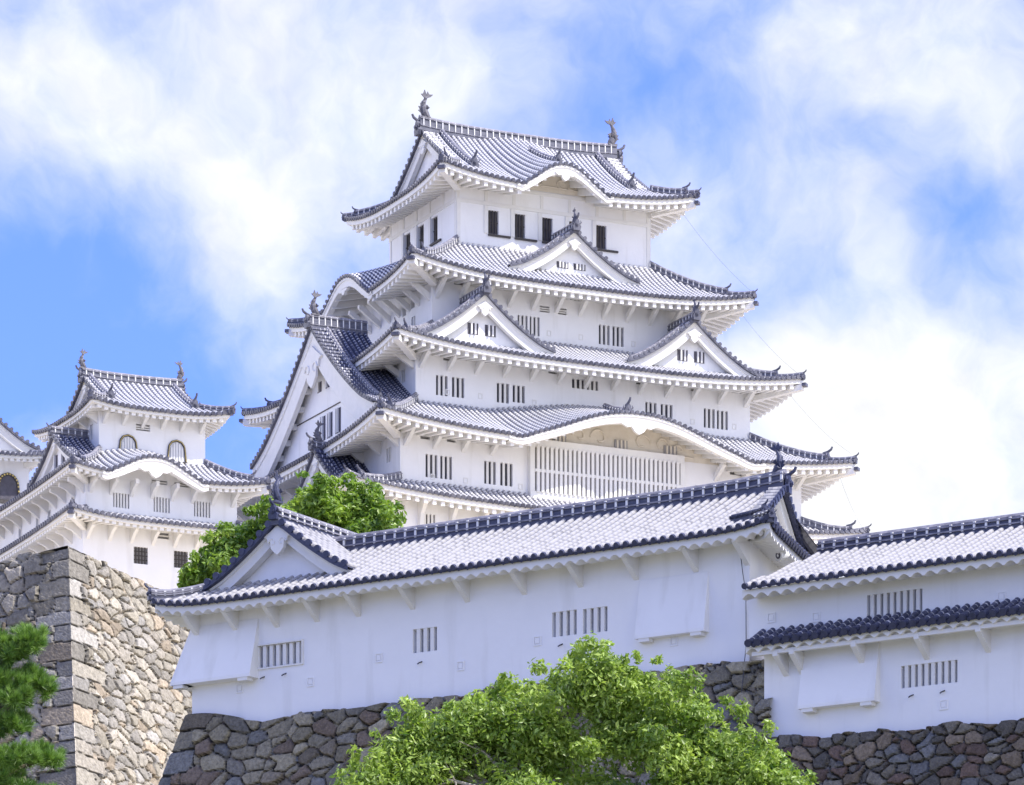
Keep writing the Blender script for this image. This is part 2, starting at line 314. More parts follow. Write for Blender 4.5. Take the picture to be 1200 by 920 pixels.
def tiles(mb, S, a0, a1, bmaxf, pitch, r, rows, mat=0, capmat=None, bminf=None, bead=False, period=0.30):
    n = max(1, int(round((a1 - a0) / pitch))); p = (a1 - a0) / n; q = r / p
    prof = [(-0.5, -0.30), (-q, 0.0), (-0.78 * q, 0.62), (-0.3 * q, 0.95), (0.3 * q, 0.95), (0.78 * q, 0.62), (q, 0.0)]
    ctr = a0 + p * (np.arange(n) + 0.5)
    aa = (ctr[:, None] + np.array([c for c, _ in prof])[None] * p).ravel(); hh = np.tile(np.array([h for _, h in prof]), n)
    aa = np.append(aa, a1); hh = np.append(hh, -0.30)
    bm = np.maximum(bmaxf(aa), 0.0); bn = np.zeros_like(aa) if bminf is None else np.minimum(bminf(aa), bm)
    tt = np.linspace(0, 1, rows)
    b = bn[:, None] + (bm - bn)[:, None] * tt[None]; A = np.repeat(aa[:, None], rows, 1)
    e = 0.02; Pa = S(A + e, b) - S(A - e, b); Pb = S(A, b + e) - S(A, b - e)
    N = np.cross(Pa, Pb); N /= np.linalg.norm(N, axis=2)[..., None] + 1e-12; N *= np.where(N[..., 2:3] < 0, -1, 1)
    sl = np.linalg.norm(Pb, axis=2) / (2 * e); v = np.concatenate([np.zeros((len(aa), 1)), np.cumsum(0.5 * (sl[:, 1:] + sl[:, :-1]) * np.diff(b, axis=1), 1)], 1) + bn[:, None]
    hgt = np.repeat((hh * r)[:, None], rows, 1)
    if bead:
        f = np.abs((v / period) % 1.0 - 0.5) * 2
        hgt = hgt * np.where(hgt > 0, 1 + 0.10 * np.clip((f - 0.45) / 0.35, 0, 1), 1)
    P = S(A, b) + N * hgt[..., None]
    T = np.stack([A / p, v, np.repeat(np.clip(hh, 0, 1)[:, None], rows, 1)], -1)
    keep = (bm - bn) > 0.03
    i = np.arange(len(aa) * rows).reshape(len(aa), rows)
    ok = keep[:-1] | keep[1:]
    F = np.stack([i[:-1, :-1], i[1:, :-1], i[1:, 1:], i[:-1, 1:]], -1)[ok].reshape(-1, 4)
    mb.add(P.reshape(-1, 3), F, mat, T)
    if capmat is not None:
        oc = np.linspace(0, 2 * np.pi, 10, endpoint=False)
        for c in ctr:
            if bminf is not None and bminf(np.array([c]))[0] > 0.02: continue
            if bmaxf(np.array([c]))[0] < 0.05: continue
            p0 = S(c, 0.0); da = S(c + e, 0.0) - S(c - e, 0.0); db = S(c, e) - S(c, 0.0)
            da /= np.linalg.norm(da); db /= np.linalg.norm(db); up = np.cross(da, db); up *= 1 if up[2] > 0 else -1
            o = p0 + up * r * 0.28 - db * 0.05; R = 1.08 * r
            prism(mb, [o + da * R * math.cos(x) + up * R * math.sin(x) for x in oc], db * 0.10, capmat)
            h = p - 2 * q * p * 0.5; w = 0.5 * (p - 1.2 * r)
            o2 = p0 + da * p * 0.5 - db * 0.01
            if c < ctr[-1] - 1e-6:
                prism(mb, [o2 - da * w - up * 0.02, o2 - da * w * 0.8 - up * r * 0.75, o2 - up * r * 1.25, o2 + da * w * 0.8 - up * r * 0.75, o2 + da * w - up * 0.02, o2 + up * r * 0.02], db * 0.05, capmat)
def under_eave(mb, s, drop=0.5, rs=0.55, fas_in=0.12, fas_w=0.26, rafter=0.58, rw=0.25, rh=0.34, a0=0.0, a1=None, mat=0, scallop=None, clipL=True, clipR=True):
    """white fascia, plastered soffit and rafters below a Side's eave, mitred at the corners"""
    if rafter: drop -= 0.12; rh = drop * 0.9
    a1 = s.L if a1 is None else a1; n = max(12, int((a1 - a0) / 0.35)); g = np.linspace(a0, a1, n)
    if scallop: n = int((a1 - a0) / scallop) * 8; g = np.linspace(a0, a1, n)
    def ca(a, b): return np.clip(a, (b / s.kL0 if clipL else a0), (s.L - b / s.kR0 if clipR else a1))
    s.kL0 = s.kL if s.kL < 50 else 1.0; s.kR0 = s.kR if s.kR < 50 else 1.0
    sc = 0 * g if not scallop else 0.32 * scallop * np.abs(np.sin(np.pi * (g - a0) / scallop))
    def at(a, b, z): x, y = s.xy(a, b); return np.stack([x + 0 * a, y + 0 * a, z + 0 * a], -1)
    rows = []
    for b, dz, k in ((fas_in, -0.06, 0), (fas_in, -drop, 1), (fas_in + fas_w, -drop, 1), (fas_in + fas_w, -0.06, 0)):
        a = ca(g, b); rows.append(at(a, b, s.E(a) + dz + k * sc))
    mb.grid(np.stack(rows + rows[:1], 1), mat)
    b0 = fas_in + fas_w - 0.02
    def sz(a, b):
        w = np.clip((b - b0) / (s.over - b0), 0, 1); return s.ez + s.up(a) * (1 - 0.75 * w) + s.K(a) - drop + 0.10 + rs * w
    bs = np.linspace(b0, s.over + 0.03, 5)
    G = []
    for b in bs:
        a = ca(g, b); G.append(at(a, b, sz(a, b) + (sc - 0.10 if scallop else 0)))
    mb.grid(np.stack(G, 1), mat)
    if rafter:
        k = int((a1 - a0) / rafter); st = (a1 - a0) / k
        for i in range(k):
            a = a0 + (i + 0.5) * st
            be = s.over + 0.0
            if clipL: be = min(be, a * s.kL0 - 0.05)
            if clipR: be = min(be, (s.L - a) * s.kR0 - 0.05)
            bb = fas_in + 0.10
            if be < bb + 0.25: continue
            zf = lambda a_, b_: float(sz(np.array(a_), np.array(b_)))
            V = []
            for b in (bb, be):
                for da in (-rw / 2, rw / 2):
                    for dz in (-rh - 0.03, 0.03):
                        x, y = s.xy(a + da, b); V.append((x, y, zf(a, b) + dz - (0.02 if b == bb else 0)))
            mb.add(V, [(0, 1, 3, 2), (4, 6, 7, 5), (0, 4, 5, 1), (2, 3, 7, 6), (0, 2, 6, 4), (1, 5, 7, 3)], mat)
def ridge(mb, pts, w=0.34, h=0.42, bar=0.45, lines=True):
    """stacked ridge tiles: dark courses, plaster lines, a round top tile; materials [RIDGE, TRIM, RIDGETOP]"""
    sweep(mb, pts, [(-w / 2, -0.25), (w / 2, -0.25), (w / 2 * 0.8, h), (-w / 2 * 0.8, h)], 0)
    r = w * 0.36
    sweep(mb, pts, [(r * math.cos(x), h + 0.02 + r * math.sin(x)) for x in np.linspace(-0.5, math.pi + 0.5, 7)], 2)
    if lines:
        for z in (0.04, h - 0.06):
            sweep(mb, pts, [(-w / 2 - 0.03, z), (w / 2 + 0.03, z), (w / 2 + 0.03, z + 0.045), (-w / 2 - 0.03, z + 0.045)], 2)
    if bar:
        P = np.asarray(pts, float); d = np.r_[0, np.cumsum(np.linalg.norm(np.diff(P, axis=0), axis=1))]
        for x in np.arange(bar / 2, d[-1], bar):
            c = np.array([np.interp(x, d, P[:, i]) for i in range(3)]); c2 = np.array([np.interp(min(x + 0.02, d[-1]), d, P[:, i]) for i in range(3)]) + 0
            t = c2 - np.array([np.interp(x - 0.02, d, P[:, i]) for i in range(3)]); t[2] = 0; t /= np.linalg.norm(t) + 1e-9
            sd = np.array([t[1], -t[0], 0]); bw = 0.07
            obox(mb, c - sd * (w / 2 + 0.02) - t * bw / 2 + v3(0, 0, 0.02), sd * (w + 0.04), t * bw, v3(0, 0, h), 1)
def oni(mb, P, d, s=1.0, mat=0):
    """ogre-tile: shield plate, boss, horns and the round tile that juts out above it; d horizontal outward direction"""
    d = np.array([d[0], d[1], 0.0]); d /= np.linalg.norm(d); sd = np.array([d[1], -d[0], 0.0]); z = v3(0, 0, 1); P = np.asarray(P, float)
    out = [(-.40, -.2), (-.50, .12), (-.30, .34), (-.27, .56), (-.13, .70), (0, .76), (.13, .70), (.27, .56), (.30, .34), (.50, .12), (.40, -.2)]
    prism(mb, [P + sd * x * s * 0.72 + z * y * s for x, y in out], d * 0.22 * s, mat)
    for r_, q0, q1 in ((0.17, .18, .30), (0.09, .30, .36)):
        prism(mb, [P + d * q0 * s + z * 0.30 * s + (sd * math.cos(q) + z * math.sin(q)) * r_ * s for q in np.linspace(0, 2 * np.pi, 8, endpoint=False)], d * (q1 - q0) * s, mat)
    for c in (-1, 1): tube(mb, [P + sd * c * .26 * s + z * .30 * s + d * .1 * s, P + sd * c * .40 * s + z * .46 * s + d * .14 * s, P + sd * c * .34 * s + z * .62 * s + d * .1 * s], [.06 * s, .05 * s, .02 * s], mat, 6)
    tube(mb, [P + z * 0.66 * s - d * 0.25 * s, P + z * 0.76 * s + d * 0.15 * s, P + z * 0.92 * s + d * 0.40 * s, P + z * 1.12 * s + d * 0.50 * s], [0.10 * s, 0.10 * s, 0.09 * s, .07 * s], mat, 8)
def shachi(mb, P, d, s=1.0, mat=0):
    """tiger-headed fish ridge ornament; d horizontal direction towards the ridge's middle"""
    d = np.array([d[0], d[1], 0.0]); d /= np.linalg.norm(d); sd = np.array([d[1], -d[0], 0.0]); z = v3(0, 0, 1); P = np.asarray(P, float)
    q = lambda a, b, c=0.0: P + (d * a + z * b + sd * c) * s
    tube(mb, [q(.26, .02), q(.12, .10), q(-.02, .30), q(-.10, .58), q(-.08, .86), q(.04, 1.10), q(.16, 1.24)], [x * s for x in (.10, .20, .23, .19, .14, .09, .05)], mat, 9)
    for pts in ([(.05, 1.05), (-.24, 1.32), (-.10, 1.36), (-.02, 1.58), (.12, 1.26)], [(.06, 1.08), (.16, 1.50), (.26, 1.34), (.50, 1.36), (.36, 1.22), (.20, 1.16)],
                [(-.22, .25), (-.42, .40), (-.30, .45), (-.40, .62), (-.26, .62), (-.28, .82), (-.16, .72)], [(.10, .45), (.30, .60), (.10, .72)]):
        prism(mb, [q(a, b, -.035) for a, b in pts], sd * 0.07 * s, mat)
    for c in (-.12, .12): prism(mb, [q(.02, .42, c), q(-.04, .66, c * 2.4), q(.14, .52, c * 2.0)], d * 0.05 * s, mat)
    prism(mb, [q(.3, -.05, -.16), q(.3, -.05, .16), q(-.25, -.05, .16), q(-.25, -.05, -.16)], z * 0.12 * s, mat)

# ------------------------------------------------------------------ walls, windows
def rect_sides(x0, x1, y0, y1):
    return {'front': ((x0, y0), (1, 0), (0, -1), x1 - x0), 'left': ((x0, y1), (0, -1), (-1, 0), y1 - y0),
            'right': ((x1, y0), (0, 1), (1, 0), y1 - y0), 'back': ((x1, y1), (-1, 0), (0, 1), x1 - x0)}
def wall_face(mb, side, z0, z1, holes=(), depth=0.3, mat=0):
    O, A, Nn, L = side
    us = sorted({0.0, L} | {float(h[0]) for h in holes} | {float(h[1]) for h in holes}); zs = sorted({z0, z1} | {float(h[2]) for h in holes} | {float(h[3]) for h in holes})
    W = lambda u, z, d=0.0: (O[0] + A[0] * u - Nn[0] * d, O[1] + A[1] * u - Nn[1] * d, z)
    for i in range(len(us) - 1):
        for j in range(len(zs) - 1):
            cu, cz = (us[i] + us[i + 1]) / 2, (zs[j] + zs[j + 1]) / 2
            if any(h[0] < cu < h[1] and h[2] < cz < h[3] for h in holes): continue
            mb.add([W(us[i], zs[j]), W(us[i + 1], zs[j]), W(us[i + 1], zs[j + 1]), W(us[i], zs[j + 1])], [(0, 1, 2, 3)], mat)
    for a, b, c, d in holes:
        q = [(a, c), (b, c), (b, d), (a, d)]
        for k in range(4):
            p, r = q[k], q[(k + 1) % 4]
            mb.add([W(*p), W(*r), W(*r, depth), W(*p, depth)], [(0, 1, 2, 3)], mat)
def window(parent, side, hole, nbars, depth=0.3, bw=0.13, back=None, barmat=None, inset=0.06, bd=0.12, hbars=0, hb=0.08, frame=0.0, name='window', bname='bars'):
    """recessed back board (the window) with a child mesh of bars"""
    O, A, Nn, L = side; a, b, c, d = hole
    A3 = v3(A[0], A[1], 0); N3 = v3(Nn[0], Nn[1], 0); W = lambda u, z, dd: v3(O[0], O[1], z) + A3 * u - N3 * dd
    m = MB(); obox(m, W(a - 0.02, c - 0.02, depth - 0.02), A3 * (b - a + 0.04), -N3 * 0.1, v3(0, 0, d - c + 0.04))
    w = m.build(name, back or DARK, parent)
    m = MB(); n = nbars
    if n:
        gap = (b - a - n * bw) / (n + 1)
        for i in range(n):
            u = a + gap * (i + 1) + bw * i
            obox(m, W(u, c - 0.01, inset), A3 * bw, -N3 * bd, v3(0, 0, d - c + 0.02))
    for i in range(hbars):
        z = c + (d - c) * (i + 1) / (hbars + 1) - hb / 2
        obox(m, W(a - 0.01, z, inset + 0.02), A3 * (b - a + 0.02), -N3 * (bd - 0.03), v3(0, 0, hb))
    if frame:
        f = frame
        for (u0, u1, z0, z1) in ((a - f, b + f, d, d + f), (a - f, b + f, c - f, c), (a - f, a, c, d), (b, b + f, c, d)):
            obox(m, W(u0, z0, -0.06), A3 * (u1 - u0), -N3 * 0.08, v3(0, 0, z1 - z0))
    if m.n: m.build(bname, barmat or TRIM, w)
    return w
def strut(parent, side, u, zt, out, zb, th=0.22, kind='diag'):
    """eave bracket on a wall: zt top height at the wall, out its reach, zb lowest height at the wall"""
    O, A, Nn, L = side; A3 = v3(A[0], A[1], 0); N3 = v3(Nn[0], Nn[1], 0)
    W = lambda d, z: v3(O[0], O[1], z) + A3 * (u - th / 2) + N3 * d
    m = MB()
    if kind == 'diag': pts = [W(-.02, zb), W(-.02, zb + 0.42), W(out - 0.25, zt), W(out, zt), W(out, zt - 0.22)]
    elif kind == 'block': pts = [W(-.02, zb), W(-.02, zt), W(out, zt), W(out, zt - 0.28), W(out * 0.6, zt - 0.42)]
    elif kind == 'knee': pts = [W(-.02, zb), W(-.02, zt), W(out, zt), W(out, zt - 0.38), W(out * 0.62, zt - 0.46), W(out * 0.34, zt - 0.95), W(out * 0.22, zb)]
    else: pts = [W(-.02, zb), W(-.02, zt), W(out, zt), W(out, zt - 0.15)]
    prism(m, pts, A3 * th); return m.build('bracket', TRIM, parent)

# ------------------------------------------------------------------ gables
def gable(parent, O, A, N, hw, z0, hh, back, pitch=0.37, r=0.11, zfun=None, slopes=True, tmat=None, bh=0.75, inset=0.75, windows=(), base=None, verge=0.75,
          ridge_on=True, kudari=True, orn=0.8, fish=False, left=1.0, right=1.0, pend=0.9, hcurve=0.42, name='gable', rslope=0.0, bmat=None, ridge_h=0.34, finial=0.0, cut=None):
    """triangular dormer gable. O point below the apex on the verge plane, A to the right seen from outside, N outwards"""
    tmat = tmat or TILE; bmat = bmat or TRIM
    A3 = v3(A[0], A[1], 0); N3 = v3(N[0], N[1], 0); O3 = v3(O[0], O[1], 0)
    zf = zfun or (lambda u: z0 + hh * ((1 - hcurve) * (1 - np.abs(u) / hw) + hcurve * (1 - np.abs(u) / hw) ** 2) + 0.16 * hh * np.clip(np.abs(u) / hw - 0.8, 0, 1))
    def G(u, n, z):
        u, n, z = np.broadcast_arrays(np.asarray(u, float), np.asarray(n, float), np.asarray(z, float))
        return O3 + u[..., None] * A3 + n[..., None] * N3 + z[..., None] * v3(0, 0, 1)
    # panel
    base = z0 - 0.6 if base is None else base
    m = MB(); us = np.linspace(-hw * 0.98 * left, hw * 0.98 * right, 33); top = zf(us) - 0.15
    m.grid(np.stack([G(us, -inset, np.minimum(base, top)), G(us, -inset, top)], 1))
    g = m.build(name, WHITE, parent)
    # bargeboards (one each side)
    for sg, lim in ((-1, left), (1, right)):
        m = MB(); u = sg * np.linspace(0.0, hw * lim, 20); t = zf(u) - 0.10
        k = bh * (1.0 + 0.25 * np.abs(u) / hw)
        sl = np.sqrt(1 + np.gradient(t, np.abs(u)) ** 2)
        low = t - k * sl * 0.8
        P = [G(u, -0.16, t), G(u, -0.16, t - 0.2 * k * sl), G(u, -0.24, t - 0.22 * k * sl), G(u, -0.24, low), G(u, -0.55, low), G(u, -0.55, t)]
        m.grid(np.stack(P + P[:1], 1)); m.build('bargeboard', bmat, g)
    # verge tiles, one mesh per side
    for sg, lim in ((-1, left), (1, right)):
        m = MB(); um = hw * lim
        Sv = lambda a, b: G(sg * (um - np.asarray(a, float)), -np.asarray(b, float), zf(sg * (um - np.asarray(a, float))) + 0.03)
        tiles(m, Sv, 0.0, um - 0.08, lambda a: 0 * a + verge, pitch, r * 1.05, 4, 0, 1)
        if slopes:
            pass
        uu = sg * (um - np.linspace(0, um, 24)); sl = G(uu, 0.0, zf(uu)); sweep(m, sl, [(-.14, -.17), (-.02, -.17), (-.02, .0), (-.14, .0)] if False else [(0, -.17), (0, .02)], 1, caps=False) if False else m.grid(np.stack([G(uu, .03, zf(uu) + .02), G(uu, .03, zf(uu) - (.13 if bh > .4 else .05)), G(uu, -.15, zf(uu) - (.13 if bh > .4 else .05))], 1), 1)
        m.build('verge_tiles', [tmat, CAP], g)
        if slopes:
            m = MB()
            Sl = lambda a, b: G(sg * (um - np.asarray(b, float)), -np.asarray(a, float) - verge, zf(sg * (um - np.asarray(b, float))))
            tiles(m, Sl, 0.0, back - verge, lambda a: 0 * a + um - 0.02, pitch, r, 14, 0, bminf=(lambda a: np.clip(um - cut(a + verge), 0, um)) if (cut and sg > 0) else None)
            m.build('gable_roof', [tmat, CAP], g)
        if kudari:
            m = MB(); u = sg * np.linspace(0.35, hw * lim * 0.86, 14)
            ridge(m, G(u, -verge - 0.15, zf(u) + 0.02), 0.26, 0.22, 0.42)
            e = G(u[-1], -verge - 0.15, zf(u[-1]))
            oni(m, e, A3[:2] * sg, orn * 0.55, 3)
            m.build('descending_ridge', [RIDGE, TRIM, RIDGETOP, CAP], g, )
    if ridge_on:
        m = MB(); n = np.linspace(0.05, -back, 10); zt = float(zf(np.array(0.0)))
        ridge(m, G(0.0, n, zt + 0.04 + rslope * (-n)), 0.34, ridge_h, 0.42)
        m.build('ridge', [RIDGE, TRIM, RIDGETOP], g)
        m = MB(); e = G(0.0, 0.06, zt + 0.05)
        oni(m, e, N3[:2], orn, 0); m.build('ridge_end_tile', CAP, g)
        if finial: m = MB(); shachi(m, G(0.0, -0.12, zt + ridge_h + 0.12), -N3[:2], finial, 0); m.build('finial', CAP, g)
        if fish:
            m = MB(); shachi(m, G(0.0, -0.35, zt + ridge_h + 0.15), -N3[:2], fish, 0); m.build('fish_ornament', BRONZE, g)
    # carved pendant below the apex
    if pend:
        p = pend; zt = float(zf(np.array(0.0))) - bh * 1.15 - .30 * p
        sh = [(-.95, .38), (-.70, .30), (-.62, .05), (-.46, .12), (-.42, -.28), (-.20, -.52), (0, -.66), (.20, -.52), (.42, -.28), (.46, .12), (.62, .05), (.70, .30), (.95, .38), (.5, .62), (0, .95), (-.5, .62)]
        m = MB(); prism(m, [G(x * p * 0.62, -0.10, zt + y * p * 0.62) for x, y in sh], -N3 * 0.16)
        for sx in (-1, 1):
            th = np.linspace(0, 4.6, 12); rr = 0.17 * p * (1 - th / 7)
            tube(m, [G(sx * (0.2 * p + 0), -0.09, zt + 0.02 * p) + A3 * sx * r_ * math.cos(t_) + v3(0, 0, r_ * math.sin(t_)) for t_, r_ in zip(th, rr)], 0.022 * p, 0, 5)
        m.build('pendant', TRIM, g)
    for (u0, u1, z0_, z1_, nb) in windows:
        sd = (tuple((O3 + A3 * 0 + N3 * (-inset + 0.03))[:2]), tuple(A3[:2]), tuple(N3[:2]), 0)
        ww = window(g, sd, (u0, u1, z0_, z1_), nb, depth=0.03, bw=0.10, inset=-0.12, bd=0.12, name='window', bname='bars')
    return g
# ------------------------------------------------------------------ hipped roof tier
def roof_tier(parent, rect, ez, top, zmid_rise, wall, rafter=0.58, pitch=0.37, r=0.115, sides=('front', 'left', 'right', 'back'), kara=None, up=0.85, upp=3.2, drop=0.5, rs=0.55,
              hips=('FL', 'FR', 'BL'), orn=0.75, tmat=None, hip_h=0.34, c=0.28, rows=9, scallop=None, hip_t1=1.0, prof_run=None, tip=0.10):
    """rect: eave rectangle, top: the rectangle the roof dies into, wall: rectangle of the wall below (for the overhang)"""
    x0, x1, y0, y1 = rect; X0, X1, Y0, Y1 = top; w0, w1, v0, v1 = wall; kara = kara or {}
    run = {'front': Y0 - y0, 'back': y1 - Y1, 'left': X0 - x0, 'right': x1 - X1}
    over = {'front': v0 - y0, 'back': y1 - v1, 'left': w0 - x0, 'right': x1 - w1}
    adj = {'front': ('left', 'right'), 'left': ('back', 'front'), 'right': ('front', 'back'), 'back': ('right', 'left')}
    rs_ = rect_sides(x0, x1, y0, y1); S = {}
    roof = None
    for k in sides:
        O, A, Nn, L = rs_[k]
        s = Side(O, A, (-Nn[0], -Nn[1]), L, ez, run[k], zmid_rise, over[k], up, upp, kara.get(k), run[adj[k][0]], run[adj[k][1]], c)
        S[k] = s; m = MB()
        tiles(m, s.S, 0.0, L, s.bmax, pitch, r, rows, 0, 1)
        o = m.build('roof', [tmat.get(k, TILE) if isinstance(tmat, dict) else (tmat or TILE), CAP], parent)
        s.obj = o
        m = MB(); under_eave(m, s, drop, rs, rafter=rafter, scallop=scallop); m.build('eave', TRIM, o)
        if s.kara:
            cx, hw, h = s.kara; a = np.linspace(cx - hw * 1.02, cx + hw * 1.02, 40)
            m = MB(); e = s.E(a); dd = 0.44 + 0.24 * np.clip(1 - np.abs(a - cx) / hw, 0, 1) ** 0.5
            P = []
            for b, z in ((0.04, e - 0.07), (0.04, e - 0.24), (0.10, e - 0.26), (0.10, e - dd), (0.5, e - dd), (0.5, e - 0.07)):
                x, y = s.xy(a, b); P.append(np.stack([x + 0 * a, y + 0 * a, z], -1))
            m.grid(np.stack(P + P[:1], 1)); m.build('bargeboard', TRIM, o)
            # carved pendant under the crown of the curve
            m = MB(); zt = float(s.E(np.array(cx))) - 0.95; q = (0.55 + 0.35 * min(h, 2.0) / 2) * (.55 if k == 'left' else 1)
            sh = [(-1.5, .30), (-.9, .02), (-.6, .10), (-.35, -.22), (0, -.42), (.35, -.22), (.6, .10), (.9, .02), (1.5, .30), (.8, .42), (-.8, .42)]
            prism(m, [s.P(cx + x_ * q, 0.03, zt + y_ * q) for x_, y_ in sh], [s.B[0] * 0.2, s.B[1] * 0.2, 0]); m.build('pendant', TRIM, o)
    P3 = {'FL': ('front', 'L'), 'FR': ('front', 'R'), 'BL': ('back', 'R'), 'BR': ('back', 'L')}
    for h in hips:
        k, w = P3[h]
        if k not in S: continue
        s = S[k]; path = s.hip(w, 12, tip * 0.25, hip_t1)
        d = path[0] - path[3]; m = MB()
        big = path[int(len(path) * 0.30):]
        ridge(m, big, 0.34, hip_h, 0.40); oni(m, big[0] + v3(0, 0, -0.05), d[:2], orn, 3)
        m.build('hip_ridge', [RIDGE, TRIM, RIDGETOP, CAP], s.obj)
        m = MB(); sm = path[:int(len(path) * 0.30) + 1]; ridge(m, sm, 0.26, hip_h * 0.55, 0.40); oni(m, sm[0] + v3(0, 0, -0.1), d[:2], orn * 0.62, 3)
        m.build('corner_ridge', [RIDGE, TRIM, RIDGETOP, CAP], s.obj)
        # white hip rafter with a dark cap under the corner
        m = MB(); dn = d[:2] / np.linalg.norm(d[:2]); sdv = v3(dn[1], -dn[0], 0); D3 = v3(dn[0], dn[1], 0)
        cz = float(s.E(np.array(0.0))) - drop + 0.02; cp = v3(*s.xy(0.0 if w == 'L' else s.L, 0.0), cz) - D3 * 0.18
        lw = 0.42 if drop > 0.4 else 0.28
        inn = cp - D3 * (s.over * 1.25); inn[2] = s.ez - drop + rs * 0.75
        prism(m, [cp - sdv * lw / 2, cp + sdv * lw / 2, cp + sdv * lw / 2 - v3(0, 0, .36), cp - sdv * lw / 2 - v3(0, 0, .36)], inn - cp, 0)
        obox(m, cp - sdv * (lw / 2 + .04) - v3(0, 0, .14), sdv * (lw + .08), D3 * 0.26, v3(0, 0, .20), 1)
        m.build('hip_rafter', [TRIM, CAP], s.obj)
    return S
def kara_fill(mb, s, wz):
    """wall closing the arch below an undulating gable"""
    cx, hw, h = s.kara; a = np.linspace(cx - hw, cx + hw, 40); b = s.over - 0.02
    x, y = s.xy(a, b); z1 = s.ez + s.K(a) + 0.25
    mb.grid(np.stack([np.stack([x, y, 0 * a + wz], -1), np.stack([x, y, np.maximum(z1, wz + .01)], -1)], 1))
TH = math.atan(0.4825)
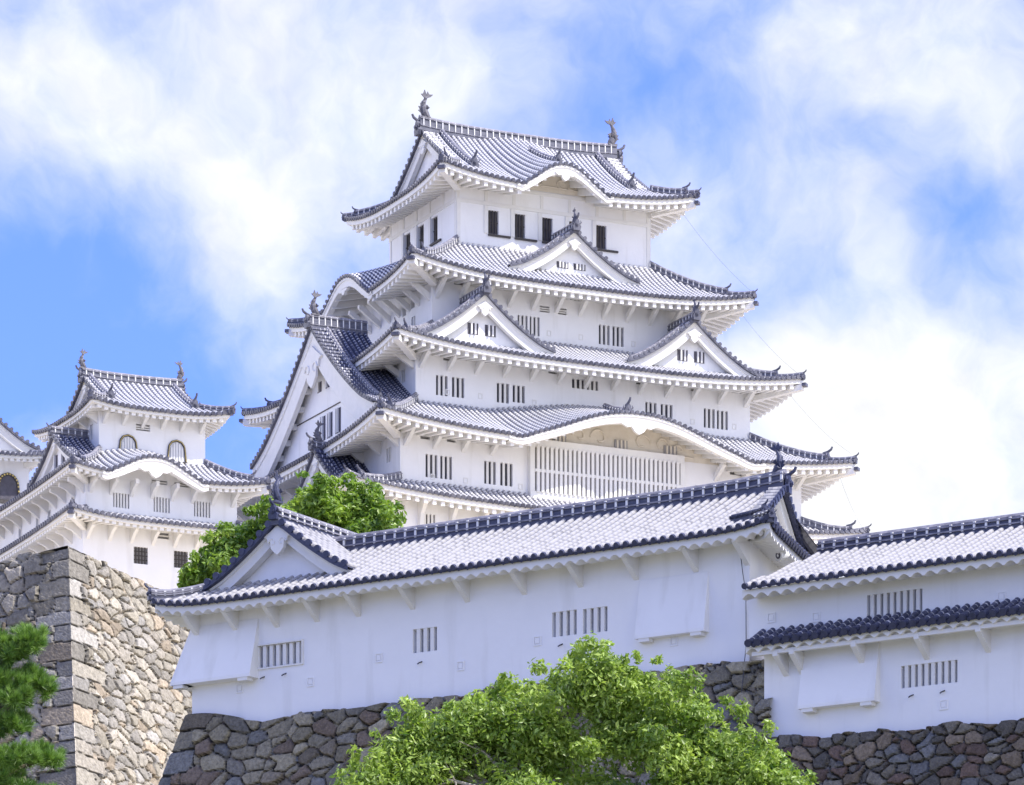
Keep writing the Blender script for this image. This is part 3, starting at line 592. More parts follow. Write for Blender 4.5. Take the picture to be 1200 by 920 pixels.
# ================================================================== MAIN KEEP
def build_keep():
    K = thing('castle_keep', 'tallest white five-roofed castle keep with large side gable, rising above everything else', 'castle keep', (0.4844, 328.2184, 0.0), TH)
    tiers = {'W2': (-15.4, 15.2, -12.55, 13.0, 67.6, 71.7), 'W3': (-14.07, 14.07, -12.24, 12.24, 72.0, 76.0), 'W4': (-11.8, 11.8, -9.56, 9.56, 77.5, 81.75),
             'W5': (-9.54, 9.54, -7.07, 7.07, 83.0, 87.2), 'W6': (-6.9, 6.9, -5.1, 5.1, 89.0, 94.2)}
    wins = {}   # tier -> side -> list of (u0,u1,z0,z1,nbars,hbars)
    fx = lambda t, lst: [(a - tiers[t][0], b - tiers[t][0], c, d, n, h) for a, b, c, d, n, h in lst]
    lx = lambda t, lst: [(tiers[t][3] - b, tiers[t][3] - a, c, d, n, h) for a, b, c, d, n, h in lst]     # left side: u = y1 - y
    wins['W2'] = {'front': fx('W2', [(-12.7, -11.85, 69.3, 70.75, 3, 0), (-14.6, -13.9, 70.85, 71.15, 0, 0), (-8.45, -7.5, 71.0, 71.5, 0, 1), (-5.2, -4.2, 69.2, 70.6, 3, 0)]), 'left': lx('W2', [(-9.5, -8.7, 69.2, 70.6, 3, 0), (6.0, 6.9, 69.2, 70.6, 3, 0)])}
    wins['W3'] = {'front': fx('W3', [(-12.35, -11.55, 73.1, 74.52, 2, 0), (-11.35, -10.55, 73.1, 74.52, 2, 0), (-8.35, -7.55, 73.1, 74.52, 2, 0), (-7.25, -6.4, 73.1, 74.52, 2, 0), (6.4, 7.2, 73.1, 74.5, 2, 0), (7.5, 8.3, 73.1, 74.5, 2, 0), (11.0, 11.8, 73.1, 74.5, 2, 0),
                                        (-12.7, -12.05, 75.42, 75.62, 0, 0), (-10.9, -10.3, 75.42, 75.62, 0, 0), (8.9, 9.8, 75.42, 75.62, 0, 0)]), 'left': lx('W3', [(-10.9, -10.2, 74.2, 75.1, 2, 0)])}
    wins['W4'] = {'front': fx('W4', [(-10.4, -9.6, 78.97, 80.22, 2, 0), (-9.3, -8.45, 78.97, 80.22, 2, 0), (-6.2, -5.35, 78.97, 80.2, 2, 0), (-5.1, -4.25, 79.1, 80.18, 2, 0), (-0.95, -.05, 80.45, 81.05, 2, 0), (.1, .9, 80.45, 81.05, 2, 0), (4.25, 5.05, 79.2, 80.12, 2, 0), (5.35, 6.2, 79.2, 80.12, 2, 0), (8.45, 9.25, 78.95, 80.18, 2, 0), (9.4, 10.2, 78.95, 80.15, 2, 0),
                                        (-9.9, -9.2, 81.18, 81.36, 0, 0), (-2.6, -2.0, 81.18, 81.36, 0, 0), (3.6, 4.2, 81.18, 81.36, 0, 0), (7.5, 8.1, 81.18, 81.36, 0, 0)]), 'left': lx('W4', [(-8.0, -7.4, 80.0, 80.8, 1, 0), (-5.0, -4.4, 79.8, 80.8, 1, 0)])}
    wins['W5'] = {'front': fx('W5', [(-3.55, -2.85, 84.15, 85.35, 2, 0), (-2.7, -2.0, 84.15, 85.35, 2, 0), (2.2, 2.98, 84.15, 85.4, 2, 0), (3.18, 3.98, 84.15, 85.4, 2, 0), (-.75, .0, 86.72, 87.1, 2, 0), (.15, .9, 86.72, 87.1, 2, 0), (-2.0, -1.3, 85.72, 86.12, 0, 2), (-.8, -.1, 85.72, 86.12, 0, 2), (5.5, 6.1, 86.75, 87.1, 1, 0), (-6.3, -5.5, 84.2, 85.4, 2, 0), (-8.0, -7.3, 86.75, 86.98, 0, 0)]),
                  'left': lx('W5', [(-4.6, -4.0, 84.1, 85.2, 1, 0), (-4.5, -3.9, 85.75, 86.3, 0, 0), (-3.2, -2.6, 85.55, 86.1, 0, 0)])}
    wins['W6'] = {'front': fx('W6', [(a, a + 0.74, 90.86, 92.36, 3, 0) for a in (-4.68, -2.8, -0.86, 1.06, 3.0)]), 'left': lx('W6', [(a, a + 0.95, 90.86, 92.46, 3, 0) for a in (-2.25, -0.15, 1.95)])}
    for t, (x0, x1, y0, y1, z0, z1) in tiers.items():
        rsd = rect_sides(x0, x1, y0, y1); m = MB()
        for k in ('front', 'left', 'right', 'back'): wall_face(m, rsd[k], z0, z1, [h[:4] for h in wins.get(t, {}).get(k, [])], 0.28)
        m.add([(x0, y0, z1), (x1, y0, z1), (x1, y1, z1), (x0, y1, z1)], [(0, 1, 2, 3)])
        m.build('wall', WHITE, K)
        for k, hs in wins.get(t, {}).items():
            for h in hs:
                if t == 'W6': window(K, rsd[k], h[:4], 3, 0.26, 0.07, DARK, WOOD, 0.10, 0.06, hbars=1, hb=0.05)
                else: window(K, rsd[k], h[:4], h[4], 0.28, 0.15 if h[4] > 1 else 0.12, DARK if h[4] else SLAT, TRIM, 0.03, 0.10, hbars=h[5])
        for k in ('front', 'left', 'right'):     # gun ports: small square lids
            O, A, Nn, L = rsd[k]
            if t in ('W3', 'W4', 'W5'):
                zz = {'W3': 72.98, 'W4': 79.05, 'W5': 84.25}[t]
                for u in np.arange(1.45, L - 1, 3.0):
                    if any(h[0] - .35 < u < h[1] + .35 and h[2] < zz + .25 and h[3] > zz for h in wins[t].get(k, [])): u += .75
                    mm = MB(); A3 = v3(A[0], A[1], 0); N3 = v3(Nn[0], Nn[1], 0); p = v3(O[0], O[1], zz) + A3 * u
                    for q, s_ in ((0.0, .30), ):
                        obox(mm, p - A3 * s_ / 2 - N3 * .02, A3 * s_, N3 * 0.05, v3(0, 0, .05)); obox(mm, p - A3 * s_ / 2 - N3 * .02 + v3(0, 0, s_), A3 * s_, N3 * 0.05, v3(0, 0, .05))
                        obox(mm, p - A3 * s_ / 2 - N3 * .02 + v3(0, 0, .05), A3 * .05, N3 * 0.05, v3(0, 0, s_ - .05)); obox(mm, p + A3 * (s_ / 2 - .05) - N3 * .02 + v3(0, 0, .05), A3 * .05, N3 * 0.05, v3(0, 0, s_ - .05))
                    mm.build('gun_port', TRIM, K)
    # top storey: beams, posts, shutters, sills
    rsd = rect_sides(-6.9, 6.9, -5.1, 5.1); m = MB()
    for k in ('front', 'left', 'right'):
        O, A, Nn, L = rsd[k]; A3 = v3(A[0], A[1], 0); N3 = v3(Nn[0], Nn[1], 0); p = v3(O[0], O[1], 0)
        for z, h in ((92.62, .24), (93.72, .22), (89.9, .2)): obox(m, p + v3(0, 0, z) - A3 * .03, A3 * (L + .06), N3 * .055, v3(0, 0, h))
        for u in np.arange(0.0, L + .01, L / (7 if k == 'front' else 5)):
            u = min(max(u, .0), L - .28)
            obox(m, p + A3 * u + v3(0, 0, 92.86), A3 * .20, N3 * .035, v3(0, 0, .86))
        for u in (0.0, L - .26): obox(m, p + A3 * u + v3(0, 0, 90.1), A3 * .26, N3 * .04, v3(0, 0, 2.52))
        hs = wins['W6'].get(k, [])
        for h in hs: obox(m, p + A3 * (h[0] - .30) + v3(0, 0, 90.84), A3 * .27, N3 * .07, v3(0, 0, 1.76))
        if hs:
            u0 = hs[0][0] if k == 'front' else hs[-1][0]; u1 = (hs[-1] if k == 'front' else hs[0])[1] + .8
            for h in hs:
                ms = MB(); obox(ms, p + A3 * (h[0] - .02) + v3(0, 0, 90.70), A3 * 1.56, N3 * .12, v3(0, 0, .12)); ms.build('window_sill', WOOD, K)
    m.build('beam', TRIM, K)
    # roofs ---------------------------------------------------------
    T = lambda t: tiers[t][:4]
    SA = roof_tier(K, (-18.66, 17.9, -14.25, 15.2), 71.45, T('W3'), 1.3, T('W2'), up=0.85, orn=0.8, tmat={'left': TILE_HALF_SHADE})
    SB = roof_tier(K, (-16.66, 16.66, -14.93, 14.93), 75.72, T('W4'), 2.8, T('W3'), kara={'front': (17.75, 8.8, 2.15)}, up=0.92, orn=0.85, tmat={'left': TILE_HALF_SHADE})
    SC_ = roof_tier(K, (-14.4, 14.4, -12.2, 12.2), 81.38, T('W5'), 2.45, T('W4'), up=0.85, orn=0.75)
    SD = roof_tier(K, (-12.22, 12.22, -9.71, 9.71), 86.84, T('W6'), 3.15, T('W5'), kara={'left': (9.71 - 0.7, 4.3, 1.75)}, up=0.95, orn=0.7, tmat={'left': TILE_HALF_SHADE})
    b_ = np.linspace(1.7, 4.8, 9); s_ = SB['front']; pt = s_.S(np.full(9, 17.75), b_); pt[:, 2] += .03; m = MB(); ridge(m, pt, .34, .26, .4); oni(m, pt[0], (0, -1), .85, 3); m.build('descending_ridge', [RIDGE, TRIM, RIDGETOP, CAP], s_.obj)
    m = MB(); kara_fill(m, SB['front'], 75.9); m.build('wall', CREAM, K)
    # carving in the crown of the large undulating gable
    m = MB()
    for sx in (-1, 1):
        for cx_, sc_ in ((1.5, .62), (2.9, .5), (4.0, .36)):
            th = np.linspace(0, 5.2, 16); rr = sc_ * (1 - th / 7.5)
            tube(m, [(1.09 + sx * (cx_ + r_ * math.cos(t_)), -12.30, 76.55 + .2 * (sc_ > .4) + r_ * math.sin(t_)) for t_, r_ in zip(th, rr)], .06, 0, 5)
    tube(m, [(1.09 - 5.2, -12.30, 76.15), (1.09, -12.30, 76.22), (1.09 + 5.2, -12.30, 76.15)], .06, 0, 5); m.build('carving', CREAM, K)
    m = MB(); kara_fill(m, SD['left'], 87.0); m.build('wall', WHITE, K)
    for cx_ in (-3.2, 1.1, 4.6):
        m = MB(); box(m, cx_ - .45, cx_ + .45, -12.36, -12.27, 76.15, 76.75); b_ = m.build('window', SLAT, K)
        m = MB()
        for i in range(3): box(m, cx_ - .45 + .18 + i * .27 - .06, cx_ - .45 + .18 + i * .27 + .06, -12.42, -12.36, 76.15, 76.75)
        m.build('bars', CREAM, b_)
    # top roof: hip-and-gable
    x, y, ez, R, P_ = 9.1, 7.53, 93.68, 7.53, 4.75
    rs_ = rect_sides(-x, x, -y, y); W6 = T('W6'); E = {}
    for k in ('front', 'left', 'right', 'back'):
        O, A, Nn, L = rs_[k]; s = Side(O, A, (-Nn[0], -Nn[1]), L, ez, R, P_, 2.2 if k in ('left', 'right') else 2.43, 0.82, 3.0, (8.75, 3.25, 1.5) if k == 'front' else None, c=0.34, kdec=0.75); E[k] = s; m = MB()
        if k in ('front', 'back'):
            bm = lambda a, s=s: np.where(np.minimum(a, s.L - a) < 2.15, np.minimum(a, s.L - a), R)
        else:
            bm = lambda a, s=s: np.minimum(3.0, np.minimum(a, s.L - a))
        tiles(m, s.S, 0, L, bm, 0.37, 0.115, 13, 0, 1)
        s.obj = m.build('roof', [TILE_NAVY_SHADE if k == 'left' else TILE, CAP], K)
        m = MB(); under_eave(m, s, 0.5, 0.55); m.build('eave', TRIM, s.obj)
    s = E['front']; cx, hw, h = s.kara; a = np.linspace(cx - hw * 1.05, cx + hw * 1.05, 40); e = s.E(a); m = MB()
    dd = 0.42 + 0.22 * np.clip(1 - np.abs(a - cx) / hw, 0, 1) ** 0.5; Pq = []
    for b, z in ((0.04, e - 0.07), (0.04, e - 0.22), (0.10, e - 0.24), (0.10, e - dd), (0.5, e - dd), (0.5, e - 0.07)):
        xx, yy = s.xy(a, b); Pq.append(np.stack([xx + 0 * a, yy + 0 * a, z], -1))
    m.grid(np.stack(Pq + Pq[:1], 1)); m.build('bargeboard', TRIM, s.obj)
    m = MB(); sh = [(-1.1, .30), (-.7, .02), (-.45, .10), (-.3, -.22), (0, -.42), (.3, -.22), (.45, .10), (.7, .02), (1.1, .30), (.6, .42), (-.6, .42)]
    prism(m, [s.P(cx + x_ * .7, 0.03, float(s.E(np.array(cx))) - .78 + y_ * .7) for x_, y_ in sh], (0, .2, 0)); m.build('pendant', TRIM, s.obj)
    m = MB(); kara_fill(m, s, 94.0); m.build('wall', CREAM, K)
    m = MB()
    for sx in (-1, 1):
        for cx_, sc_ in ((.75, .36), (1.5, .28)):
            th = np.linspace(0, 5.2, 14); rr = sc_ * (1 - th / 7.5)
            tube(m, [(-.35 + sx * (cx_ + r_ * math.cos(t_)), -5.17, 94.55 - .12 * (cx_ > 1) + r_ * math.sin(t_)) for t_, r_ in zip(th, rr)], .05, 0, 5)
    tube(m, [(-.35 - 2.3, -5.17, 94.28), (-.35, -5.17, 94.34), (-.35 + 2.3, -5.17, 94.28)], .05, 0, 5); m.build('carving', CREAM, K)
    zr = ez + P_
    pth = E['back'].hip('R', 12, 0.0, 0.30); d = pth[0] - pth[3]; m = MB(); ridge(m, pth[3:], .32, .30, .4); oni(m, pth[3], d[:2], .6, 3); ridge(m, pth[:4], .26, .2, .4); oni(m, pth[0] + v3(0, 0, -.1), d[:2], .45, 3); m.build('hip_ridge', [RIDGE, TRIM, RIDGETOP, CAP], E['back'].obj)
    for w in ('L', 'R'):
        pth = s.hip(w, 12, 0.0, 0.30); m = MB(); ridge(m, pth[3:], .32, .32, .4); d = pth[0] - pth[3]; oni(m, pth[3], d[:2], .7, 3); m.build('hip_ridge', [RIDGE, TRIM, RIDGETOP, CAP], s.obj)
        m = MB(); ridge(m, pth[:5], .26, .2, .4); oni(m, pth[0] + v3(0, 0, -.1), d[:2], .45, 3); m.build('corner_ridge', [RIDGE, TRIM, RIDGETOP, CAP], s.obj)
        dn = d[:2] / np.linalg.norm(d[:2]); sdv = v3(dn[1], -dn[0], 0); D3 = v3(dn[0], dn[1], 0); m = MB()
        cp = v3(*s.xy(0.0 if w == 'L' else s.L, 0.0), float(s.E(np.array(0.0))) - .48) - D3 * .18; inn = cp - D3 * 2.9; inn[2] = ez - .1
        prism(m, [cp - sdv * .2, cp + sdv * .2, cp + sdv * .2 - v3(0, 0, .34), cp - sdv * .2 - v3(0, 0, .34)], inn - cp, 0); obox(m, cp - sdv * .24 - v3(0, 0, .14), sdv * .48, D3 * .26, v3(0, 0, .2), 1)
        m.build('hip_rafter', [TRIM, CAP], s.obj)
        xs = -5.6 if w == 'L' else 5.6; b = np.linspace(2.6, R - .15, 12); m = MB(); pt = s.S(np.full(12, xs + x), b); pt[:, 2] += .05
        ridge(m, pt, .32, .30, .4); oni(m, pt[0], (0, -1), .85, 3); m.build('descending_ridge', [RIDGE, TRIM, RIDGETOP, CAP], s.obj)
    b = np.linspace(1.2, 5.2, 10); m = MB(); pt = s.S(np.full(10, cx), b); pt[:, 2] += .03; ridge(m, pt, .3, .24, .4); oni(m, pt[0], (0, -1), .75, 3); m.build('descending_ridge', [RIDGE, TRIM, RIDGETOP, CAP], s.obj)
    xr = np.linspace(-7.15, 7.0, 24); sag = 0.22 * (np.abs(xr) / 7) ** 3
    m = MB(); ridge(m, np.stack([xr, 0 * xr, zr + .05 + sag], -1), .42, .58, .45); m.build('ridge', [RIDGE, TRIM, RIDGETOP], s.obj)
    for sx in (-1, 1):
        m = MB(); shachi(m, (sx * 6.75, 0, zr + .88), (-sx, 0), 1.15); m.build('fish_ornament', BRONZE, s.obj)
        m = MB(); oni(m, (sx * 7.15, 0, zr - .1), (sx, 0), 1.0); m.build('ridge_end_tile', CAP, s.obj)
        zf = lambda u: ez + s.prof((R - np.minimum(np.abs(u), R)) / R) + .02
        gable(K, (sx * 7.05, 0), (0, -sx), (sx, 0), 4.7, 95.4, 0, 1.0, zfun=zf, slopes=False, bh=.7, inset=.62, base=94.8, verge=.85, ridge_on=False, kudari=False, pend=1.0)
    # dormer gables on the front ------------------------------------
    for cx_ in (-7.45, 7.3):
        gable(K, (cx_, -10.6), (1, 0), (0, -1), 4.85, 82.25, 3.25, 3.9, windows=((-.9, -.2, 82.95, 83.62, 2), (.3, 1.0, 82.95, 83.62, 2)), orn=.8, finial=.6, base=81.6)
    gable(K, (0.05, -8.05), (1, 0), (0, -1), 4.6, 88.1, 2.85, 3.2, windows=((-.95, -.15, 88.62, 88.98, 3), (.25, 1.05, 88.62, 88.98, 3)), orn=.8, finial=.6, bh=.68, base=87.3, pend=.75)
    # west: great gable, small gable ---------------------------------
    g = gable(K, (-15.6, -1.8), (0, -1), (-1, 0), 9.7, 77.4, 7.1, 3.95, tmat=TILE_NAVY_SHADE, bh=1.75, inset=1.0, verge=.95, pend=2.7, orn=.9, cut=lambda d: -1.8 + 14.93 - (-15.6 + d + 16.66) * 1.105 - .15, fish=1.0, hcurve=.30, kudari=True, base=76.2,
          windows=((-1.0, -.4, 80.6, 81.2, 1), (.3, .9, 80.6, 81.2, 1), (-.6, .2, 77.4, 78.9, 2), (.5, 1.3, 77.4, 78.9, 2), (1.8, 2.6, 77.4, 78.9, 2)), ridge_h=.6)
    m = MB()     # thin rail frame on the panel of the great gable
    for yy, zz, ly, lz in ((-7.2, 79.2, 9.6, .05), ):
        box(m, -14.66, -14.58, yy, yy + ly, zz, zz + lz)
    box(m, -14.66, -14.58, -7.2, -7.15, 77.0, 79.2); m.build('rail', WOOD, g)
    m = MB()
    for i in range(7):
        y_ = 0.4 + i * 1.1; q = 1 - (y_ + 1.8) / 9.7; zt = 77.4 + 7.1 * (.7 * q + .3 * q * q) - 1.4
        box(m, -15.05, -14.5, y_ - .16, y_ + .16, zt - .35, zt)
    m.build('purlin', TRIM, g)
    gable(K, (-17.1, -5.8), (0, -1), (-1, 0), 3.9, 72.85, 2.9, 3.2, tmat=TILE_NAVY_SHADE, bh=.7, inset=.7, orn=.8, fish=.85, kudari=False, base=72.0, hcurve=.4, pend=.9)
    # brackets --------------------------------------------------------
    def row(t, side, z, out, dz, n, kind, skip=(), th=.24, m0=.35):
        sd = rect_sides(*T(t))[side]; L = sd[3]
        for u in np.linspace(m0, L - m0, n):
            if any(a < u < b for a, b in skip): continue
            strut(K, sd, u, z, out, z - dz, th, kind)
    row('W5', 'front', 86.95, 1.45, 1.25, 12, 'diag'); row('W5', 'left', 86.95, 1.55, 1.35, 10, 'diag')
    row('W4', 'front', 81.5, 1.3, 1.0, 13, 'diag'); row('W4', 'left', 81.5, 1.3, 1.0, 9, 'diag')
    row('W3', 'front', 75.85, 1.3, 1.0, 15, 'diag', skip=((8, 20),)); row('W3', 'left', 75.85, 1.3, 1.0, 10, 'block')
    row('W2', 'front', 71.6, 1.5, 1.75, 15, 'knee', th=.26); row('W2', 'left', 71.7, 2.4, 1.9, 11, 'knee', th=.28)
    # projecting lattice window ---------------------------------------
    m = MB(); zb, zt, x0, x1, yf = 72.15, 76.1, -5.35, 5.45, -12.75
    box(m, x0, x1, yf + .12, -12.2, zb - .4, zb + .75); box(m, x0, x1, yf + .12, -12.2, zt - .45, zt + .05)
    box(m, x0 - .02, x0 + .3, yf + .1, -12.2, zb + .75, zt - .45); box(m, x1 - .3, x1 + .02, yf + .1, -12.2, zb + .75, zt - .45)
    lw = m.build('lattice_window', TRIM, K)
    m = MB(); box(m, x0 + .3, x1 - .3, yf + .42, yf + .5, zb + .75, zt - .45); m.build('back_board', SLAT, lw)
    m = MB(); n = 32; st = (x1 - x0 - .7) / n
    for i in range(n):
        a = x0 + .35 + st * (i + .5); box(m, a - st * .29, a + st * .29, yf + .02, yf + .22, zb + .70, zt - .40)
    m.build('bars', TRIM, lw)
    m = MB(); box(m, x0 + .3, x1 - .3, yf + .05, yf + .2, zb + 1.95, zb + 2.13); m.build('cross_rail', TRIM, lw)
    # wires from the eave corners (lightning conductors) ---------------
    for s_, t_ in ((((8.5, -6.6, 93.35), (12.1, -9.4, 88.0))), ((11.5, -8.9, 86.75), (14.2, -12.0, 82.3)), ((13.7, -11.4, 81.2), (16.4, -14.6, 77.0)), ((15.9, -14.0, 75.6), (17.6, -14.1, 72.4))):
        p, q = np.array(s_), np.array(t_); f = np.linspace(0, 1, 12)[:, None]; m = MB()
        tube(m, p + (q - p) * f + np.stack([0 * f, 0 * f, -1.0 * f * (1 - f)], -1).reshape(12, 3) * 1.2, .006, 0, 5); m.build('conductor_wire', METAL, K)
    return K
# ================================================================== SMALL KEEPS
def build_small_keep():
    K = thing('small_keep', 'three-tiered white turret with two bell-shaped windows, left of the main keep', 'castle turret', (-24.4692, 300.0, 0.0), TH)
    W3 = (0, 6.79, 0, 7.0); W2 = (-1.41, 8.22, -1.5, 34.0); W1 = (-1.7, 8.5, -1.8, 34.0)
    r3 = rect_sides(*W3); r2 = rect_sides(*W2); r1 = rect_sides(*W1)
    h3 = [(2.35, 3.25, 73.35, 73.75)]
    h2 = [(0.32 + 1.41, 1.34 + 1.41, 68.27, 69.13), (2.88 + 1.41, 3.92 + 1.41, 68.25, 69.14), (5.46 + 1.41, 6.5 + 1.41, 68.23, 69.15)]
    h2s = [(2.75 + 1.41, 3.75 + 1.41, 69.9, 70.15), (4.2 + 1.41, 5.15 + 1.41, 69.9, 70.15)]
    h2l = [(34 - y - .3, 34 - y + .3, 68.25, 69.15) for y in (0.6, 4.6, 6.6, 9.6, 16.0, 17.8)]
    h1 = [(1.5 + 1.7, 2.4 + 1.7, 65.0, 66.0), (4.05 + 1.7, 4.95 + 1.7, 65.0, 66.0)]; h1s = [(2.85 + 1.7, 3.75 + 1.7, 66.62, 67.0)]
    for rr, z0, z1, fh, lh in ((r3, 70.6, 74.7, h3, [(7 - 1.5, 7 - 1.0, 72.8, 73.7)]), (r2, 67.0, 70.35, h2 + h2s, h2l), (r1, 61.5, 67.5, h1 + h1s, [])):
        m = MB()
        for k in ('front', 'left', 'right', 'back'): wall_face(m, rr[k], z0, z1, fh if k == 'front' else lh if k == 'left' else (), .26)
        O = rr['front'][0]; L = rr['front'][3]; D = rr['left'][3]
        m.add([(O[0], O[1], z1), (O[0] + L, O[1], z1), (O[0] + L, O[1] + D, z1), (O[0], O[1] + D, z1)], [(0, 1, 2, 3)])
        m.build('wall', WHITE, K)
    for h in h2: window(K, r2['front'], h, 5, .26, .10, PALE_BOARD, TRIM, .03, .1)
    for h in h2s + h1s: window(K, r2['front'] if h in h2s else r1['front'], h, 0, .26, hbars=1, back=SLAT)
    window(K, r3['front'], h3[0], 0, .26, hbars=2, back=SLAT)
    window(K, r3['left'], (5.5, 6.0, 72.8, 73.7), 1, .26)
    for h in h2l: window(K, r2['left'], h, 1, .26, back=SLAT)
    for h in h1: window(K, r1['front'], h, 4, .26, .06, SLAT, WOOD, .05, .06, hbars=3, hb=.06)
    # bell-shaped windows
    for cx, z0, h in ((1.82, 71.75, 1.18), (4.93, 71.75, 1.18)):
        f = [(-.52, 0), (-.47, .45), (-.43, .72), (-.27, .92), (0, 1.0), (.27, .92), (.43, .72), (.47, .45), (.52, 0)]
        m = MB(); prism(m, [(cx + a * 1.05, -.02, z0 + b * h) for a, b in f], (0, -.03, 0)); w = m.build('bell_window', PALE_BOARD, K)
        m = MB()
        for i in range(5):
            u = -.34 + i * .17; hh = h * (1 - .5 * (u / .45) ** 2) - .06; box(m, cx + u - .045, cx + u + .045, -.11, -.05, z0, z0 + hh)
        m.build('bars', TRIM, w)
        m = MB()
        for k in range(len(f) - 1):
            a, b = f[k], f[k + 1]; q = 1.13
            tube(m, [(cx + a[0] * q, -.08, z0 + a[1] * h * 1.04), (cx + b[0] * q, -.08, z0 + b[1] * h * 1.04)], .065, 0, 6)
        box(m, cx - .68, cx + .68, -.16, -.02, z0 - .14, z0 - .02); m.build('frame', WOOD, w)
        m = MB()
        for k in range(len(f) - 1):
            a, b = f[k], f[k + 1]; q = 1.13; tube(m, [(cx + a[0] * q, -.145, z0 + a[1] * h * 1.04), (cx + b[0] * q, -.145, z0 + b[1] * h * 1.04)], .018, 0, 5)
        m.build('gilt_edge', GOLD, w)
    # roofs
    roof_tier(K, (-3.25, 10.1, -3.85, 37), 67.12, W2, .75, W1, rafter=.42, pitch=.36, r=.115, up=.45, drop=.38, rs=.35, orn=.5, hip_h=.22, tmat={'left': TILE_HALF_SHADE})
    S2 = roof_tier(K, (-2.92, 9.68, -3.2, 37), 69.95, (0, 6.79, 0, 33.0), 1.75, W2, rafter=.42, pitch=.36, r=.115, up=.5, kara={'front': (5.3, 3.3, 1.15)}, drop=.38, rs=.35, orn=.6, hip_h=.26, tmat={'left': TILE_HALF_SHADE})
    m = MB(); kara_fill(m, S2['front'], 70.2); m.build('wall', WHITE, K)
    gable(K, (-2.3, 1.8), (0, -1), (-1, 0), 4.2, 70.65, 2.35, 2.3, cut=lambda d: 1.8 + 3.2 - (-2.3 + d + 2.92) * 1.096 - .12, tmat=TILE_NAVY_SHADE, bh=.5, inset=.5, orn=.55, base=70.1, kudari=False, windows=((-.9, -.35, 71.1, 71.9, 1), (.3, .85, 71.1, 71.9, 1)), pend=.5, verge=.6)
    # top roof, hip and gable
    x0, x1, y0, y1, ez, R, P_ = -1.08, 7.97, -1.46, 8.46, 74.3, 4.96, 2.75
    rs_ = rect_sides(x0, x1, y0, y1); E = {}
    for k in ('front', 'left', 'right', 'back'):
        O, A, Nn, L = rs_[k]; s = Side(O, A, (-Nn[0], -Nn[1]), L, ez, R, P_, {'front': 1.46, 'left': 1.08, 'right': 1.18, 'back': 1.46}[k], .42, 3.0, c=.3); E[k] = s; m = MB()
        bm = (lambda a, s=s: np.where(np.minimum(a, s.L - a) < 1.45, np.minimum(a, s.L - a), R)) if k in ('front', 'back') else (lambda a, s=s: np.minimum(1.9, np.minimum(a, s.L - a)))
        tiles(m, s.S, 0, L, bm, .36, .115, 10, 0, 1); s.obj = m.build('roof', [TILE_NAVY_SHADE if k == 'left' else TILE, CAP], K)
        m = MB(); under_eave(m, s, .38, .3, rafter=.42); m.build('eave', TRIM, s.obj)
    s = E['front']; zr = ez + P_; ym = 3.5
    for w, xs in (('L', .75), ('R', 6.15)):
        pth = s.hip(w, 10, 0.0, .30); d = pth[0] - pth[3]; m = MB(); ridge(m, pth, .26, .22, .4); oni(m, pth[0] + v3(0, 0, -.05), d[:2], .5, 3); m.build('hip_ridge', [RIDGE, TRIM, RIDGETOP, CAP], s.obj)
        b = np.linspace(1.55, R - .1, 10); pt = s.S(np.full(10, xs - x0), b); pt[:, 2] += .04; m = MB(); ridge(m, pt, .28, .24, .4); oni(m, pt[0], (0, -1), .75, 3); m.build('descending_ridge', [RIDGE, TRIM, RIDGETOP, CAP], s.obj)
    xr = np.linspace(.25, 6.65, 14); m = MB(); ridge(m, np.stack([xr, 0 * xr + ym, zr + .02 + .1 * (np.abs(xr - 3.45) / 3.2) ** 3], -1), .36, .38, .45); m.build('ridge', [RIDGE, TRIM, RIDGETOP], s.obj)
    for sx, xx in ((-1, .3), (1, 6.6)):
        m = MB(); shachi(m, (xx, ym, zr + .58), (-sx, 0), .74); m.build('fish_ornament', BRONZE, s.obj)
        m = MB(); oni(m, (xx + sx * .06, ym, zr - .15), (sx, 0), .75); m.build('ridge_end_tile', CAP, s.obj)
        zf = lambda u: ez + s.prof((R - np.minimum(np.abs(u), R)) / R) + .02
        gable(K, (xx, ym), (0, -sx), (sx, 0), 3.5, 75.3, 0, 1.0, zfun=zf, slopes=False, bh=.5, inset=.6, base=75.0, verge=.6, ridge_on=False, kudari=False, pend=.6)
    for rr, zz, n, out, dz, sd in ((r3, 74.25, 6, .75, .75, 'front'), (r3, 74.25, 5, .7, .7, 'left'), (r2, 69.85, 8, 1.0, .9, 'front'), (r2, 69.85, 24, 1.0, .9, 'left'), (r1, 67.05, 8, 1.0, .9, 'front'), (r1, 67.05, 24, 1.0, .9, 'left')):
        L = rr[sd][3]
        for u in np.linspace(.3, L - .3, n): strut(K, rr[sd], u, zz, out, zz - dz, .2, 'block')
    return K
